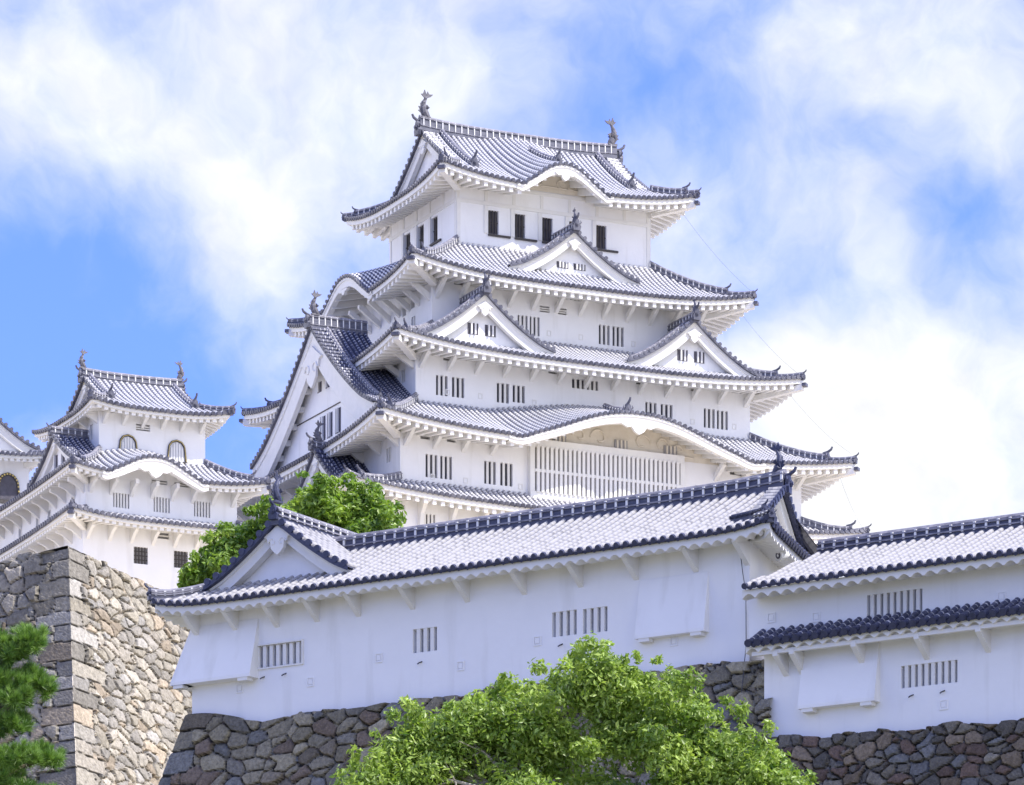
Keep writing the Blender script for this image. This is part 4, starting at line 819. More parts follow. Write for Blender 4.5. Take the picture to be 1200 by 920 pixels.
def build_far_keep():
    K = thing('small_keep', 'partly visible white turret at the left edge with one gilt-edged bell window', 'castle turret', (-31.6144, 335.0, 0.0), TH)
    W = (-9.0, -.35, 0, 8.0); rr = rect_sides(*W); m = MB()
    for k in ('front', 'left', 'right', 'back'): wall_face(m, rr[k], 72.0, 80.1)
    m.add([(-9, 0, 80.1), (-.35, 0, 80.1), (-.35, 8, 80.1), (-9, 8, 80.1)], [(0, 1, 2, 3)]); m.build('wall', WHITE, K)
    m = MB(); box(m, -9.1, -.25, -.12, 0, 76.55, 76.8); m.build('beam', WOOD, K)
    cx, z0, h = -1.85, 76.85, 1.6; f = [(-.52, 0), (-.48, .45), (-.44, .72), (-.27, .92), (0, 1.0), (.27, .92), (.44, .72), (.48, .45), (.52, 0)]
    m = MB(); prism(m, [(cx + a * 1.3, -.02, z0 + b * h) for a, b in f], (0, -.03, 0)); w = m.build('bell_window', DARK, K)
    m = MB()
    for k in range(len(f) - 1):
        a, b = f[k], f[k + 1]; q = 1.45; tube(m, [(cx + a[0] * q, -.08, z0 + a[1] * h * 1.05), (cx + b[0] * q, -.08, z0 + b[1] * h * 1.05)], .10, 0, 6)
    m.build('frame', WOOD, w); m = MB()
    for k in range(len(f) - 1):
        for t in (.25, .75):
            a = np.array(f[k]) * (1 - t) + np.array(f[k + 1]) * t; box(m, cx + a[0] * 1.45 - .05, cx + a[0] * 1.45 + .05, -.22, -.16, z0 + a[1] * h * 1.05 - .05, z0 + a[1] * h * 1.05 + .05)
    m.build('gilt_stud', GOLD, w)
    S = roof_tier(K, (-9.9, .35, -1.5, 9.5), 79.5, (-6.5, -2.6, 3.2, 5.0), 1.6, W, rafter=.42, pitch=.36, r=.115, up=.3, drop=.38, rs=.35, orn=.5, hip_h=.24)
    gable(K, (-4.75, -.6), (1, 0), (0, -1), 5.0, 80.15, 3.7, 8.0, bh=.6, inset=.6, base=79.8, orn=.8, kudari=False, pend=.7)
    return K
# ================================================================== FOREGROUND TURRETS
FL = (7.3138, 155.0, 0.0); FA = -math.atan(5934.0 / 9500.0)
SK = (-0.276, 0.961); SN = (0.961, 0.276)
def bay(parent, x0, x1, z0, z1, out, yw, corner=False, name='stone_drop_bay'):
    m = MB()
    if corner:
        top = [(x0, 3.0), (x0, yw - .02), (x1, yw - .02)]; bot = [(x0 - out, 3.0), (x0 - out, yw - out), (x1, yw - out)]
    else:
        top = [(x0 + .02, yw - .02), (x1 - .02, yw - .02)]; bot = [(x0, yw - out), (x1, yw - out)]
    V = [(a, b, z1) for a, b in top] + [(a, b, z0 + .1) for a, b in bot] + [(a, b, z0) for a, b in bot]; n = len(top)
    F = []
    for i in range(n - 1): F += [(i, i + 1, n + i + 1, n + i), (n + i, n + i + 1, 2 * n + i + 1, 2 * n + i)]
    m.add(V, F)
    for xx, k in ((x1 if not corner else x1, n - 1), (x0, 0)):
        if corner and k == 0: continue
        p = V[k]; q = V[n + k]; r = V[2 * n + k]; m.add([p, q, r, (xx, yw + .05, z0), (xx, yw + .05, z1)], [(0, 1, 2, 3, 4)])
    xl = bot[0][0]; m.add([(xl, yw - out, z0), (x1, yw - out, z0), (x1, yw + .05, z0), (xl, yw + .05, z0)], [(0, 1, 2, 3)])
    if corner: m.add([(xl, 3, z0), (xl, yw - out, z0), (x0 + .1, yw - out, z0), (x0 + .1, 3, z0)], [(0, 1, 2, 3)])
    o = m.build(name, WHITE, parent)
    for xx in (x0 + .12 if not corner else x0 - out + .1, x1 - .5):
        m = MB(); box(m, xx, xx + .38, yw - out + .02, yw - out + .34, z0 - .11, z0); m.build('beam_end', TRIM, o)
def gun_port(parent, O, A, N, u, z, s=.27):
    m = MB(); A3 = v3(A[0], A[1], 0); N3 = v3(N[0], N[1], 0); p = v3(O[0], O[1], z) + A3 * u; w = .035
    obox(m, p - A3 * s / 2 - N3 * .02, A3 * s, N3 * .05, v3(0, 0, w)); obox(m, p - A3 * s / 2 - N3 * .02 + v3(0, 0, s), A3 * s, N3 * .05, v3(0, 0, w))
    obox(m, p - A3 * s / 2 - N3 * .02 + v3(0, 0, w), A3 * w, N3 * .05, v3(0, 0, s - w)); obox(m, p + A3 * (s / 2 - w) - N3 * .02 + v3(0, 0, w), A3 * w, N3 * .05, v3(0, 0, s - w))
    obox(m, p - A3 * (s / 2 - .06) - N3 * .02 + v3(0, 0, .075), A3 * (s - .12), N3 * .045, v3(0, 0, s - .115))
    return m.build('gun_port', WHITE, parent)
def hook(parent, x, y, z):
    m = MB(); tube(m, [(x, y + .02, z), (x - .06, y - .10, z - .06), (x - .10, y - .13, z - .10)], .022, 0, 6); m.build('iron_hook', METAL, parent)
def build_front():
    K = thing('long_turret', 'long white turret with tiled roof and crested gable, standing on dark stones in front', 'castle turret', FL, FA)
    front = ((-21.0, 0.0), (1, 0), (0, -1), 20.95); left = ((-21.0, 14.0), (0, -1), (-1, 0), 14.0); right = ((-.05, 0.0), SK, SN, 9.0)
    ws = [((-18.58, -16.62, 32.38, 33.10), 7, .05), ((-12.35, -11.44, 32.24, 33.0), 3, 0), ((-7.14, -6.24, 32.19, 32.97), 3, 0), ((-6.01, -5.12, 32.17, 32.95), 3, 0)]
    hs = [(h[0] + 21, h[1] + 21, h[2], h[3]) for h, _, _ in ws]
    m = MB(); wall_face(m, front, 30.0, 34.62, hs, .22); wall_face(m, left, 30.0, 34.62); wall_face(m, right, 30.0, 34.62); m.build('wall', WHITE, K)
    for (h, n, fr), hh in zip(ws, hs): window(K, front, hh, n, .22, .135 if n == 3 else .13, PALE_BOARD, TRIM, .02, .12, frame=fr)
    for x, z in ((-13.65, 32.08), (-10.54, 31.5), (-7.68, 31.98), (-19.09, 31.66), (-16.3, 31.58), (-2.72, 31.45)): gun_port(K, (-21, 0), (1, 0), (0, -1), x + 21, z)
    for x, z in ((-18.1, 32.1), (-17.25, 32.12), (-12.0, 31.95), (-6.75, 31.95), (-5.6, 31.98)): hook(K, x, 0, z)
    bay(K, -21.02, -18.35, 32.06, 34.0, .50, 0.0, True); bay(K, -3.95, -1.48, 31.74, 33.6, .32, 0.0)
    for x in (-20.75, -19.2, -17.6, -16.03, -14.42, -12.35, -10.28, -8.15, -6.08, -4.07, -1.93, -.12):
        strut(K, front, x + 21, 34.36, .85, 33.62, .17, 'tri')
    # roof
    ez, R, P_ = 34.50, 4.1, 2.1
    mk = lambda O, A, B, L, over, kL=None, kR=None, up=.3: Side(O, A, B, L, ez, R, P_, over, up, 14, None, R / kL if kL else None, R / kR if kR else None, c=.10)
    s = mk((-21.9, -1.1), (1, 0), (0, 1), 23.26, 1.1, 1.0, .754)
    def bm(a):
        x = a - 21.9; b = np.where(x < -17.5, np.minimum(a, 1.78), R); hip = (s.L - a) * .754; ver = R - (x + .55) / .287
        return np.clip(np.where(x > .37, np.minimum(hip, .9), np.where(x > -.55, np.minimum(ver, R), b)), 0, R)
    m = MB(); tiles(m, s.S, 0, s.L, bm, .333, .090, 46, 0, 1, bead=True, period=.28); ro = m.build('roof', [TILE_FORE, CAP], K)
    m = MB(); under_eave(m, s, .36, .22, rafter=None, scallop=.405); m.build('eave', TRIM, ro)
    sr = mk((1.36, -1.1), SK, (-.961, -.276), 9.0, 1.05, .754, 1.0)
    m = MB(); tiles(m, sr.S, 0, sr.L, lambda a: np.clip(np.minimum(1.15, a * .754), 0, None), .333, .108, 12, 0, 1, bead=True, period=.28); rr = m.build('roof', [TILE_FORE, CAP], K)
    m = MB(); under_eave(m, sr, .36, .22, rafter=None, scallop=.405); m.build('eave', TRIM, rr)
    sl = mk((-21.9, 13.0), (0, -1), (1, 0), 14.1, .9, 1.0, 1.0)
    m = MB(); tiles(m, sl.S, 0, sl.L, lambda a: np.clip(np.minimum(1.78, sl.L - a), 0, None), .333, .108, 8, 0, 1); rl = m.build('roof', [TILE_FORE, CAP], K)
    m = MB(); under_eave(m, sl, .36, .22, rafter=None, scallop=.405, clipL=False); m.build('eave', TRIM, rl)
    sb = mk((-.7, 7.1), (-1, 0), (0, -1), 17.0, 1.0)
    m = MB(); tiles(m, sb.S, 0, sb.L, lambda a: 0 * a + R, .333, .108, 8, 0, 1); m.build('roof', [TILE_FORE, CAP], K)
    # main ridge and its fish
    xr = np.linspace(-17.5, -.45, 30); zr = ez + P_; lift = .14 * np.clip((xr + 4) / 3.5, 0, 1) ** 2
    m = MB(); ridge(m, np.stack([xr, 0 * xr + 3.0, zr + .06 + lift], -1), .34, .31, .40); m.build('ridge', [RIDGE, TRIM, RIDGETOP], ro)
    m = MB(); shachi(m, (-.72, 3.0, zr + .53), (-1, .0), .62); m.build('fish_ornament', CAP, ro)
    m = MB(); oni(m, (-.42, 3.0, zr - .02), SN, .62); m.build('ridge_end_tile', CAP, ro)
    # right gable
    zf = lambda u: ez + s.prof((R - np.minimum(np.abs(u) * .961, R)) / R) + .03
    gable(K, (-.42, 3.0), SK, SN, 3.25, 35.0, 0, 1.0, zfun=zf, slopes=False, bh=.32, inset=.42, base=34.9, verge=.5, ridge_on=False, kudari=False, pend=.0, pitch=.333, r=.1, tmat=TILE_FORE)
    # short descending ridge near the right gable, hip ridge at the corner
    b = np.linspace(.95, 2.0, 8); xx = np.linspace(-1.15, .25, 8)[::-1]
    pt = np.array([s.S(np.array(x + 21.9), np.array(q)) for x, q in ((.72, .62), (.45, .72), (.15, .80), (-.2, .86), (-.55, .90), (-.9, .92))]); pt[:, 2] += .06 + np.linspace(.12, 0, 6) ** 1
    m = MB(); ridge(m, pt[:5], .18, .10, .2); oni(m, pt[0], (1, -.3), .34, 3); m.build('descending_ridge', [RIDGE, CAP, CAP, CAP], ro)
    pth = np.array([s.S(np.array(s.L - d), np.array(d * .754)) for d in np.linspace(.05, 1.0, 6)]); pth[:, 2] += .06
    m = MB(); ridge(m, pth, .2, .10, .3); oni(m, pth[0] - v3(0, 0, .06), (.8, -.6), .34, 3); m.build('hip_ridge', [RIDGE, TRIM, RIDGETOP, CAP], ro)
    # left crested gable with its own ridge running back
    g = gable(K, (-17.65, -.05), (1, 0), (0, -1), 2.85, 35.22, 1.95, 12.0, tmat=TILE_FORE, pitch=.333, r=.105, bh=.42, inset=.62, base=34.9, verge=.62, kudari=False, pend=.95, orn=.5, fish=.0, hcurve=.22, ridge_h=.24)
    m = MB(); shachi(m, (-17.65, .05, 37.72), (.25, 1), .62); m.build('fish_ornament', CAP, g)
    d = np.array([-1, -1.0]); pth = np.array([s.S(np.array(q), np.array(q)) for q in np.linspace(.02, 1.85, 10)]); pth[:, 2] += .05 + .08 * np.linspace(1, 0, 10) ** 3
    m = MB(); ridge(m, pth, .24, .16, .3); oni(m, pth[0] - v3(0, 0, .05), d, .42, 3); m.build('hip_ridge', [RIDGETOP, TRIM, RIDGETOP, CAP], ro)
    return K
def build_wing():
    K = thing('low_turret', 'white turret with a navy tiled pent roof across its wall, cut by the right edge', 'castle turret', FL, FA)
    front = ((.8, -.6), (1, 0), (0, -1), 13.0); left = ((.8, 5.0), (0, -1), (-1, 0), 5.6); up_l = ((.26, -.6), (1, 0), (0, -1), .54); up_s = ((.26, 2.0), (0, -1), (-1, 0), 2.6)
    ws = [((4.33, 6.2, 31.42, 32.12), 8), ((5.49, 7.37, 29.2, 29.87), 8)]; hs = [(h[0] - .8, h[1] - .8, h[2], h[3]) for h, _ in ws]
    m = MB(); wall_face(m, front, 27.0, 32.72, hs, .22); wall_face(m, left, 27.0, 32.72); wall_face(m, ((13.8, -.6), (0, 1), (1, 0), 5.6), 27.0, 32.72); m.add([(13.6, -.6, 32.7), (13.6, 4.6, 32.7), (13.6, 2.0, 34.1)], [(0, 1, 2)]); wall_face(m, up_l, 31.0, 32.72); wall_face(m, up_s, 31.0, 32.72); m.add([(.26, -.6, 31.0), (.8, -.6, 31.0), (.8, 2, 31.0), (.26, 2, 31.0)], [(0, 1, 2, 3)]); m.build('wall', WHITE, K)
    for (h, n), hh in zip(ws, hs): window(K, front, hh, n, .22, .12, PALE_BOARD, TRIM, .02, .12)
    for x, z in ((2.6, 31.5), (8.84, 31.42), (6.92, 28.42), (1.05, 31.65)): gun_port(K, (0, -.6), (1, 0), (0, -1), x, z)
    for x, z in ((5.9, 28.98), (6.95, 29.0)): hook(K, x, -.6, z)
    bay(K, 2.15, 4.77, 28.86, 30.75, .36, -.6)
    s = Side((.54, -1.62), (1, 0), (0, 1), 13.2, 32.60, 3.62, 1.62, 1.0, .0, 3, None, c=.08)
    s.kL = 99.0; s.kR = 99.0
    m = MB(); tiles(m, s.S, 0, s.L, lambda a: np.minimum(3.62, a * 4.8 + .05), .333, .090, 42, 0, 1, bead=True, period=.28); ro = m.build('roof', [TILE_FORE, CAP], K)
    m = MB(); under_eave(m, s, .34, .2, rafter=None, scallop=.44, clipL=False, clipR=False); m.build('eave', TRIM, ro)
    sb = Side((13.7, 5.62), (-1, 0), (0, -1), 12.0, 32.60, 3.62, 1.62, 1.0, .0, 3, None, c=.08)
    m = MB(); tiles(m, sb.S, 0, sb.L, lambda a: 0 * a + 3.62, .333, .108, 8, 0, 1); m.build('roof', [TILE_FORE, CAP], K)
    xr = np.linspace(1.3, 13.6, 12); m = MB(); ridge(m, np.stack([xr, 0 * xr + 2.0, 0 * xr + 34.25], -1), .34, .25, .40); m.build('ridge', [RIDGE, TRIM, RIDGETOP], ro)
    p = Side((.6, -1.52), (1, 0), (0, 1), 13.2, 30.88, .94, .52, .9, .0, 3, None, c=.05); p.kL = 99.0; p.kR = 99.0
    m = MB(); tiles(m, p.S, 0, p.L, lambda a: 0 * a + .94, .333, .108, 12, 0, 1, bead=True, period=.28); po = m.build('pent_roof', [TILE_NAVY_SHADE, CAP], K)
    m = MB(); under_eave(m, p, .26, .16, rafter=None, scallop=.44, clipL=False, clipR=False); m.build('eave', TRIM, po)
    m = MB(); obox(m, (.75, -1.3, 30.55), (13, 0, 0), (0, .14, 0), (0, 0, .12)); m.build('beam', TRIM, po)
    for x in (1.57, 2.13, 4.24, 6.36, 8.4, 10.4): strut(K, ((.8, -.6), (1, 0), (0, -1), 13), x - .8, 30.62, .72, 29.95, .17, 'tri')
    return K
def build_fixtures():
    K = thing('loudspeaker', 'small white round-mouthed loudspeaker hanging under the right eave of the long turret', 'loudspeaker', FL, FA)
    c = v3(SPK[0], SPK[1], SPK[2]); d = np.array([.10, -.97, -.22]); d = np.array([-.35, -.90, -.22]); d /= np.linalg.norm(d)
    m = MB(); tube(m, [c + d * .0, c + d * .05, c - d * .22, c - d * .34], [.165, .18, .16, .09], 0, 16); m.build('body', TRIM, K)
    m = MB(); tube(m, [c + d * .045, c + d * .056], [.105, .105], 0, 16); m.build('mouth', DARK, K)
    m = MB(); tube(m, [c + d * .05, c + d * .07], [.05, .03], 0, 12); m.build('centre_cone', TRIM, K)
    m = MB(); tube(m, [c - d * .15 + v3(0, 0, .1), c - d * .15 + v3(0, 0, .62)], .025, 0, 6); m.build('mount', METAL, K)
    m = MB(); pts = [(-.35, -.10, 34.3), (-.22, -.12, 33.4), (-.14, -.10, 32.9), (-.12, -.10, 32.6), (-.10, -.12, 31.2), (-.06, -.30, 30.6), (.02, -.62, 29.6), (.06, -.95, 28.4)]
    tube(m, pts, .014, 0, 6); o = m.build('cable', METAL)
    o.location = FL; o.rotation_euler = (0, 0, FA); tag(o, 'thin dark cable running down between the two foreground turrets', 'cable')
# ================================================================== STONE WALLS
def vor(u, h, sx, sz, seed, jit=.95):
    """nearest and second nearest seed of a jittered, row-shifted grid; returns F1, F2, id"""
    r = np.random.default_rng(seed); n = 4096; J = r.random((n, 2)) - .5; W = r.random(n)
    gi = np.floor(u / sx).astype(int); gj = np.floor(h / sz).astype(int)
    f1 = np.full(u.shape, 1e9); f2 = np.full(u.shape, 1e9); idd = np.zeros(u.shape, int)
    for dj in (-2, -1, 0, 1, 2):
        for di in (-2, -1, 0, 1, 2):
            i = gi + di; j = gj + dj; k = (i * 131 + j * 1777 + 100003) % n
            cx = (i + .5 + .5 * (j % 2) + J[k, 0] * jit) * sx; cz = (j + .5 + J[k, 1] * jit) * sz
            d = (np.abs((u - cx) / sx + .25 * (J[k, 1]) * (h - cz) / sz) ** 2.4 + np.abs((h - cz) / sz + .3 * J[k, 0] * (u - cx) / sx) ** 2.4) ** (1 / 2.4) - .42 * W[k]
            new = d < f1; f2 = np.where(new, f1, np.minimum(f2, d)); idd = np.where(new, k, idd); f1 = np.where(new, d, f1)
    return f1, f2, idd
def stone_face(mb, O, A, N, L, H, res, seed, size, pal, batter=.2, k0=0.0, k1=0.0, ztop=0.0, corner0=None, corner1=None, bulge=.22, top_fn=None, curve=0.0, gapcol=(.03, .028, .025)):
    nu, nh = int(L / res), int(H / res); uu, hh = np.meshgrid(np.linspace(0, 1, nu), np.linspace(0, H, nh), indexing='ij')
    off = batter * hh + curve * hh ** 2
    x0_ = bulge * .45 if corner0 else 0; x1_ = bulge * .45 if corner1 else 0
    U = (-k0 * off) - x0_ + uu * (L + (k0 + k1) * off + x0_ + x1_)
    r = np.random.default_rng(seed + 5); wob = .12 * size[0]
    pu = U + wob * np.sin(hh * 2.3 / size[1] + seed) * .6 + wob * .5 * np.sin(U * 5.1 / size[0]); ph = hh + wob * .5 * np.sin(U * 2.7 / size[0] + 1.3)
    f1, f2, sid = vor(pu, ph, size[0], size[1], seed); e = f2 - f1
    g1, g2, tid = vor(pu, ph, size[0] * .36, size[1] * .40, seed + 11); ge = g2 - g1
    small = e < .075
    H1 = np.clip(e / .20, 0, 1) ** .6 * bulge * .8 + np.clip(e / .7, 0, 1) * bulge * .2
    H2 = np.clip(ge / .5, 0, 1) ** .6 * bulge * .35 - bulge * .10
    rr = r.random((4096, 6)); tx = (rr[sid, 0] - .5) * .35 * bulge; tz = (rr[sid, 1] - .5) * .5 * bulge
    h = np.where(small, H2, H1 * (.7 + .5 * rr[sid, 2]) + tx + tz * 0)
    # flat facets
    h = h + np.where(small, 0, ((rr[sid, 0] - .5) * np.sin(pu / size[0] * 1.3) + (rr[sid, 1] - .5) * np.cos(ph / size[1] * 1.3)) * bulge * .5)
    pid = np.where(small, (tid * 7 + 3) % 4096, sid); gap = np.where(small, ge < .12, False)
    for cor, dist in ((corner0, U + k0 * off), (corner1, (L + k1 * off) - U)):
        if cor is None: continue
        bh, l1, l2 = cor; hq = hh + .10 * np.sin(hh * 1.9) + .03 * np.sin(U * 3); row = np.floor(hq / bh).astype(int); ln = np.where(row % 2 == 0, l1, l2) * (.7 + .6 * rr[(row * 13 + 5) % 4096, 3]) + .05 * np.sin(hh * 9)
        inside = dist < ln
        ed = np.minimum(np.minimum((hq % bh), bh - (hq % bh)), ln - dist)
        h = np.where(inside, bulge * .25 + .40 * bulge * rr[(row * 31) % 4096, 2] - bulge * .45 * np.clip(1 - ed / .05, 0, 1), h)
        pid = np.where(inside, (row * 17 + 900) % 4096, pid); gap = np.where(inside, ed < .03, gap)
    h = h + .02 * (r.random(h.shape) - .5)
    pal = np.array(pal); c = pal[(rr[pid, 4] * len(pal)).astype(int).clip(0, len(pal) - 1)] * (.75 + .5 * rr[pid, 5])[..., None]
    c = np.where(gap[..., None], np.array(gapcol), c)
    A3 = v3(A[0], A[1], 0); N3 = v3(N[0], N[1], 0)
    zt = ztop - hh + (0 if top_fn is None else top_fn(U) * (1 - hh / H))
    bump = np.where(hh < .35, (rr[sid, 3] - .6) * .35 * size[1] * (1 - hh / .35), 0)
    if top_fn is not None or corner0: zt = zt + np.where((corner0 is not None) & (U < 1.6), 0, bump)
    P = v3(O[0], O[1], 0) + U[..., None] * A3 + (off + h)[..., None] * N3 + zt[..., None] * v3(0, 0, 1)
    mb.grid(P, 0, c)
    # coping: the top course runs back into the wall
    q = P[:, 0] - N3 * 1.6 - v3(0, 0, .12); mb.grid(np.stack([P[:, 0], q], 1), 0, np.stack([c[:, 0], c[:, 0]], 1))
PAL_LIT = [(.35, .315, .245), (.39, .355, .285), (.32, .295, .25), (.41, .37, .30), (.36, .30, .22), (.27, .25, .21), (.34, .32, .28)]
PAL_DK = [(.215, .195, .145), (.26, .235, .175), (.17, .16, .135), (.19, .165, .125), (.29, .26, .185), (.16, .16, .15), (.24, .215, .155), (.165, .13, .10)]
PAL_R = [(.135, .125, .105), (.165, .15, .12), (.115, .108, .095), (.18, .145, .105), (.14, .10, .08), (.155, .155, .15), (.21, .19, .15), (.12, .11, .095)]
def build_stone():
    # tall lit wall at the left
    Y = 235.0; C = ((80 - 600) / 5934.0 * Y, Y); ang = math.radians(33.0); a2 = math.radians(57.0)
    m = MB(); zt = 1310 / 5934.0 * Y
    A = (-math.cos(ang), math.sin(ang)); N = (-math.sin(ang), -math.cos(ang))
    A_ = (math.cos(ang), -math.sin(ang))          # left face seen from outside: runs towards the corner
    O = (C[0] + A[0] * 7.0, C[1] + A[1] * 7.0)
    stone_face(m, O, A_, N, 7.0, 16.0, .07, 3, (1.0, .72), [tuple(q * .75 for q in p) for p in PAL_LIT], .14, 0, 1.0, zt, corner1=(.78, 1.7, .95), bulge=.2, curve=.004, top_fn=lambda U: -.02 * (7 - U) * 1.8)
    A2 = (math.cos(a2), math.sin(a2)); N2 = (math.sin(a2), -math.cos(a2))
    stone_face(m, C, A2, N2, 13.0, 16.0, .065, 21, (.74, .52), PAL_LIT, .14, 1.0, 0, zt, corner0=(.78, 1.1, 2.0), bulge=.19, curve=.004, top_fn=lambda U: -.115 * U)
    o = m.build('stone_wall', STONE, None, color=True, smooth=False)
    tag(o, 'tall sunlit battered stone wall with squared corner blocks, behind the pine', 'stone wall')
    # dark wall under the long turret
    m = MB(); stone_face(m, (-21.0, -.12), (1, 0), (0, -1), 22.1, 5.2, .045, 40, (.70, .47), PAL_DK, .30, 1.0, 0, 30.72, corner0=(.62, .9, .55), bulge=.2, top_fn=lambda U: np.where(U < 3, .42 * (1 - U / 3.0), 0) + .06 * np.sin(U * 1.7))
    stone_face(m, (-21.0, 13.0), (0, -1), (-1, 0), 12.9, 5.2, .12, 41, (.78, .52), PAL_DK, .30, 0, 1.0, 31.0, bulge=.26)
    o = m.build('stone_wall', STONE_FINE, None, color=True); o.location = FL; o.rotation_euler = (0, 0, FA)
    tag(o, 'dark shaded stone base of irregular boulders under the long turret', 'stone wall')
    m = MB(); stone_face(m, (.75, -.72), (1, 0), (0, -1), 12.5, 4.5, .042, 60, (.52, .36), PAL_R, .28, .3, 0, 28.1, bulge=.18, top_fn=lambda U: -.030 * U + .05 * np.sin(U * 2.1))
    o = m.build('stone_wall', STONE_FINE, None, color=True); o.location = FL; o.rotation_euler = (0, 0, FA)
    tag(o, 'low wall of small dark reddish boulders under the right-hand turret', 'stone wall')
    m = MB()
    for O_, A_, N_, L_, sd_ in (((-15.4, -12.55), (1, 0), (0, -1), 30.6, 70), ((-15.4, 13.0), (0, -1), (-1, 0), 25.55, 71), ((15.2, -12.55), (0, 1), (1, 0), 25.55, 72)):
        stone_face(m, O_, A_, N_, L_, 8.0, .22, sd_, (1.3, .9), PAL_LIT, .25, 1.0, 1.0, 67.75, corner0=(.9, 1.9, 1.1), corner1=(.9, 1.1, 1.9), bulge=.22)
    o = m.build('stone_base', STONE, None, color=True); o.location = (0.4844, 328.2184, 0); o.rotation_euler = (0, 0, TH)
    tag(o, 'battered stone base hidden behind the long turret, carrying the main keep', 'stone wall')
def build_terrain():
    ys = np.array([-60, 0, 60, 100, 125, 140, 150, 160, 172, 200, 232, 240, 258, 280, 300, 330, 380, 460, 700, 1500, 4000.0])
    zs = np.array([-1.6, -1.6, -1.6, 10.5, 17.6, 21.0, 23.4, 25.0, 28.5, 33.0, 36.2, 37.0, 50, 58, 62, 65, 66, 58, 20, -1.6, -1.6])
    Yg = np.concatenate([np.linspace(-60, 460, 131), np.linspace(480, 4000, 40)]); Xg = np.concatenate([np.linspace(-3000, -130, 20), np.linspace(-120, 120, 61), np.linspace(130, 3000, 20)])
    z = np.interp(Yg, ys, zs); XX, YY = np.meshgrid(Xg, Yg, indexing='ij')
    fall = np.clip(1 - (np.abs(XX) - 70) / 160, 0, 1); fall = fall * fall * (3 - 2 * fall)
    Z = (z[None] + 1.6) * fall - 1.6 + .25 * np.sin(XX * .31) * np.cos(YY * .27) * fall
    m = MB(); m.grid(np.stack([XX, YY, Z], -1)); fc = np.concatenate(m.v)[np.array(m.f)[:, 0], 1]; m.m = (fc > 228).astype(int).tolist()
    o = m.build('terrain', [GRASS, GRAVEL], None, smooth=True); o['kind'] = 'structure'; o['label'] = 'pale gravel castle hill'
# ================================================================== TREES
def leaf_cloud(clumps, n, size, base, seed, flat=.35, shell=.5, tip=None, var=.30):
    """leaf blades spread through the outer volume of many clumps; returns verts, faces, colours"""
    r = np.random.default_rng(seed); C = np.array([c[:3] for c in clumps]); Rr = np.array([c[3:6] for c in clumps]); w = (Rr[:, 0] * Rr[:, 1] * Rr[:, 2]) ** .67; w /= w.sum()
    k = r.choice(len(clumps), n, p=w); d = r.normal(size=(n, 3)); d /= np.linalg.norm(d, axis=1)[:, None]
    rad = shell + (1.08 - shell) * r.random(n) ** .7; rad *= 1 + .14 * np.sin(d[:, 0] * 7 + k) * np.cos(d[:, 2] * 6 + 2 * k)
    P = C[k] + d * rad[:, None] * Rr[k]
    nrm = d * .6 + r.normal(size=(n, 3)) * .55 + np.array([0, 0, flat]); nrm /= np.linalg.norm(nrm, axis=1)[:, None]
    t = r.normal(size=(n, 3)); t -= (t * nrm).sum(1)[:, None] * nrm; t /= np.linalg.norm(t, axis=1)[:, None]; b = np.cross(nrm, t)
    s = size * (.6 + .8 * r.random(n))[:, None]
    V = np.stack([P - t * s, P + b * s * .42 + nrm * s * .12, P + t * s, P - b * s * .42 + nrm * s * .12], 1).reshape(-1, 3)
    F = np.arange(4 * n).reshape(n, 4)
    cl = r.random(len(clumps)); hue = np.clip(.5 * cl[k] + .5 * r.random(n), 0, 1)[:, None]
    c = np.array(base[0]) * (1 - hue) + np.array(base[1]) * hue; c = c * (1 + var * (r.random(n)[:, None] - .5) * 2)
    return V, F, np.repeat(c, 4, 0)
def tree(name, label, cat, base, clumps, n, size, cols, seed, trunk_r=.22, bark=None, group=None, twigs=0, shell=.5, limb_r=.07, flat=.35):
    K = thing(name, label, cat, tuple(base), 0, group); r = np.random.default_rng(seed + 99); bx = np.array(base)
    cl = [(c[0] - bx[0], c[1] - bx[1], c[2] - bx[2], c[3], c[4], c[5]) for c in clumps]
    cen = np.mean([c[:3] for c in cl], 0)
    m = MB(); fork = v3(cen[0] * .3, cen[1] * .3, max(.4, cen[2] * .35)); tube(m, [(0, 0, -.6), (0, 0, 0), fork * .55 + v3(.08, 0, 0), fork], [trunk_r * 1.4, trunk_r * 1.15, trunk_r, trunk_r * .85], 0, 10)
    for c in [q for q in cl if q[3] > .42][:34]:
        e = np.array(c[:3]); mid = fork + (e - fork) * .5 + r.normal(size=3) * .25 + v3(0, 0, .15 * np.linalg.norm(e - fork))
        f = np.linspace(0, 1, 7)[:, None]; p = (1 - f) ** 2 * fork + 2 * f * (1 - f) * mid + f * f * e; tube(m, p, np.linspace(limb_r * 1.6, limb_r * .35, 7), 0, 6)
        for _ in range(3):
            d = r.normal(size=3); d /= np.linalg.norm(d); tube(m, [p[5], p[5] + d * np.array(c[3:6]) * .5, p[5] + d * np.array(c[3:6]) * .95], [limb_r * .4, limb_r * .25, limb_r * .1], 0, 5)
    m.build('trunk', bark or BARK, K)
    V, F, c = leaf_cloud(cl, n, size, cols, seed, flat=flat, shell=shell); m = MB(); m.add(V, F, 0, c); m.build('crown', LEAF, K, color=True)
    return K
def px(x, y, Y): return ((x - 600) / 5934.0 * Y, Y, (1950 - y) / 5934.0 * Y)
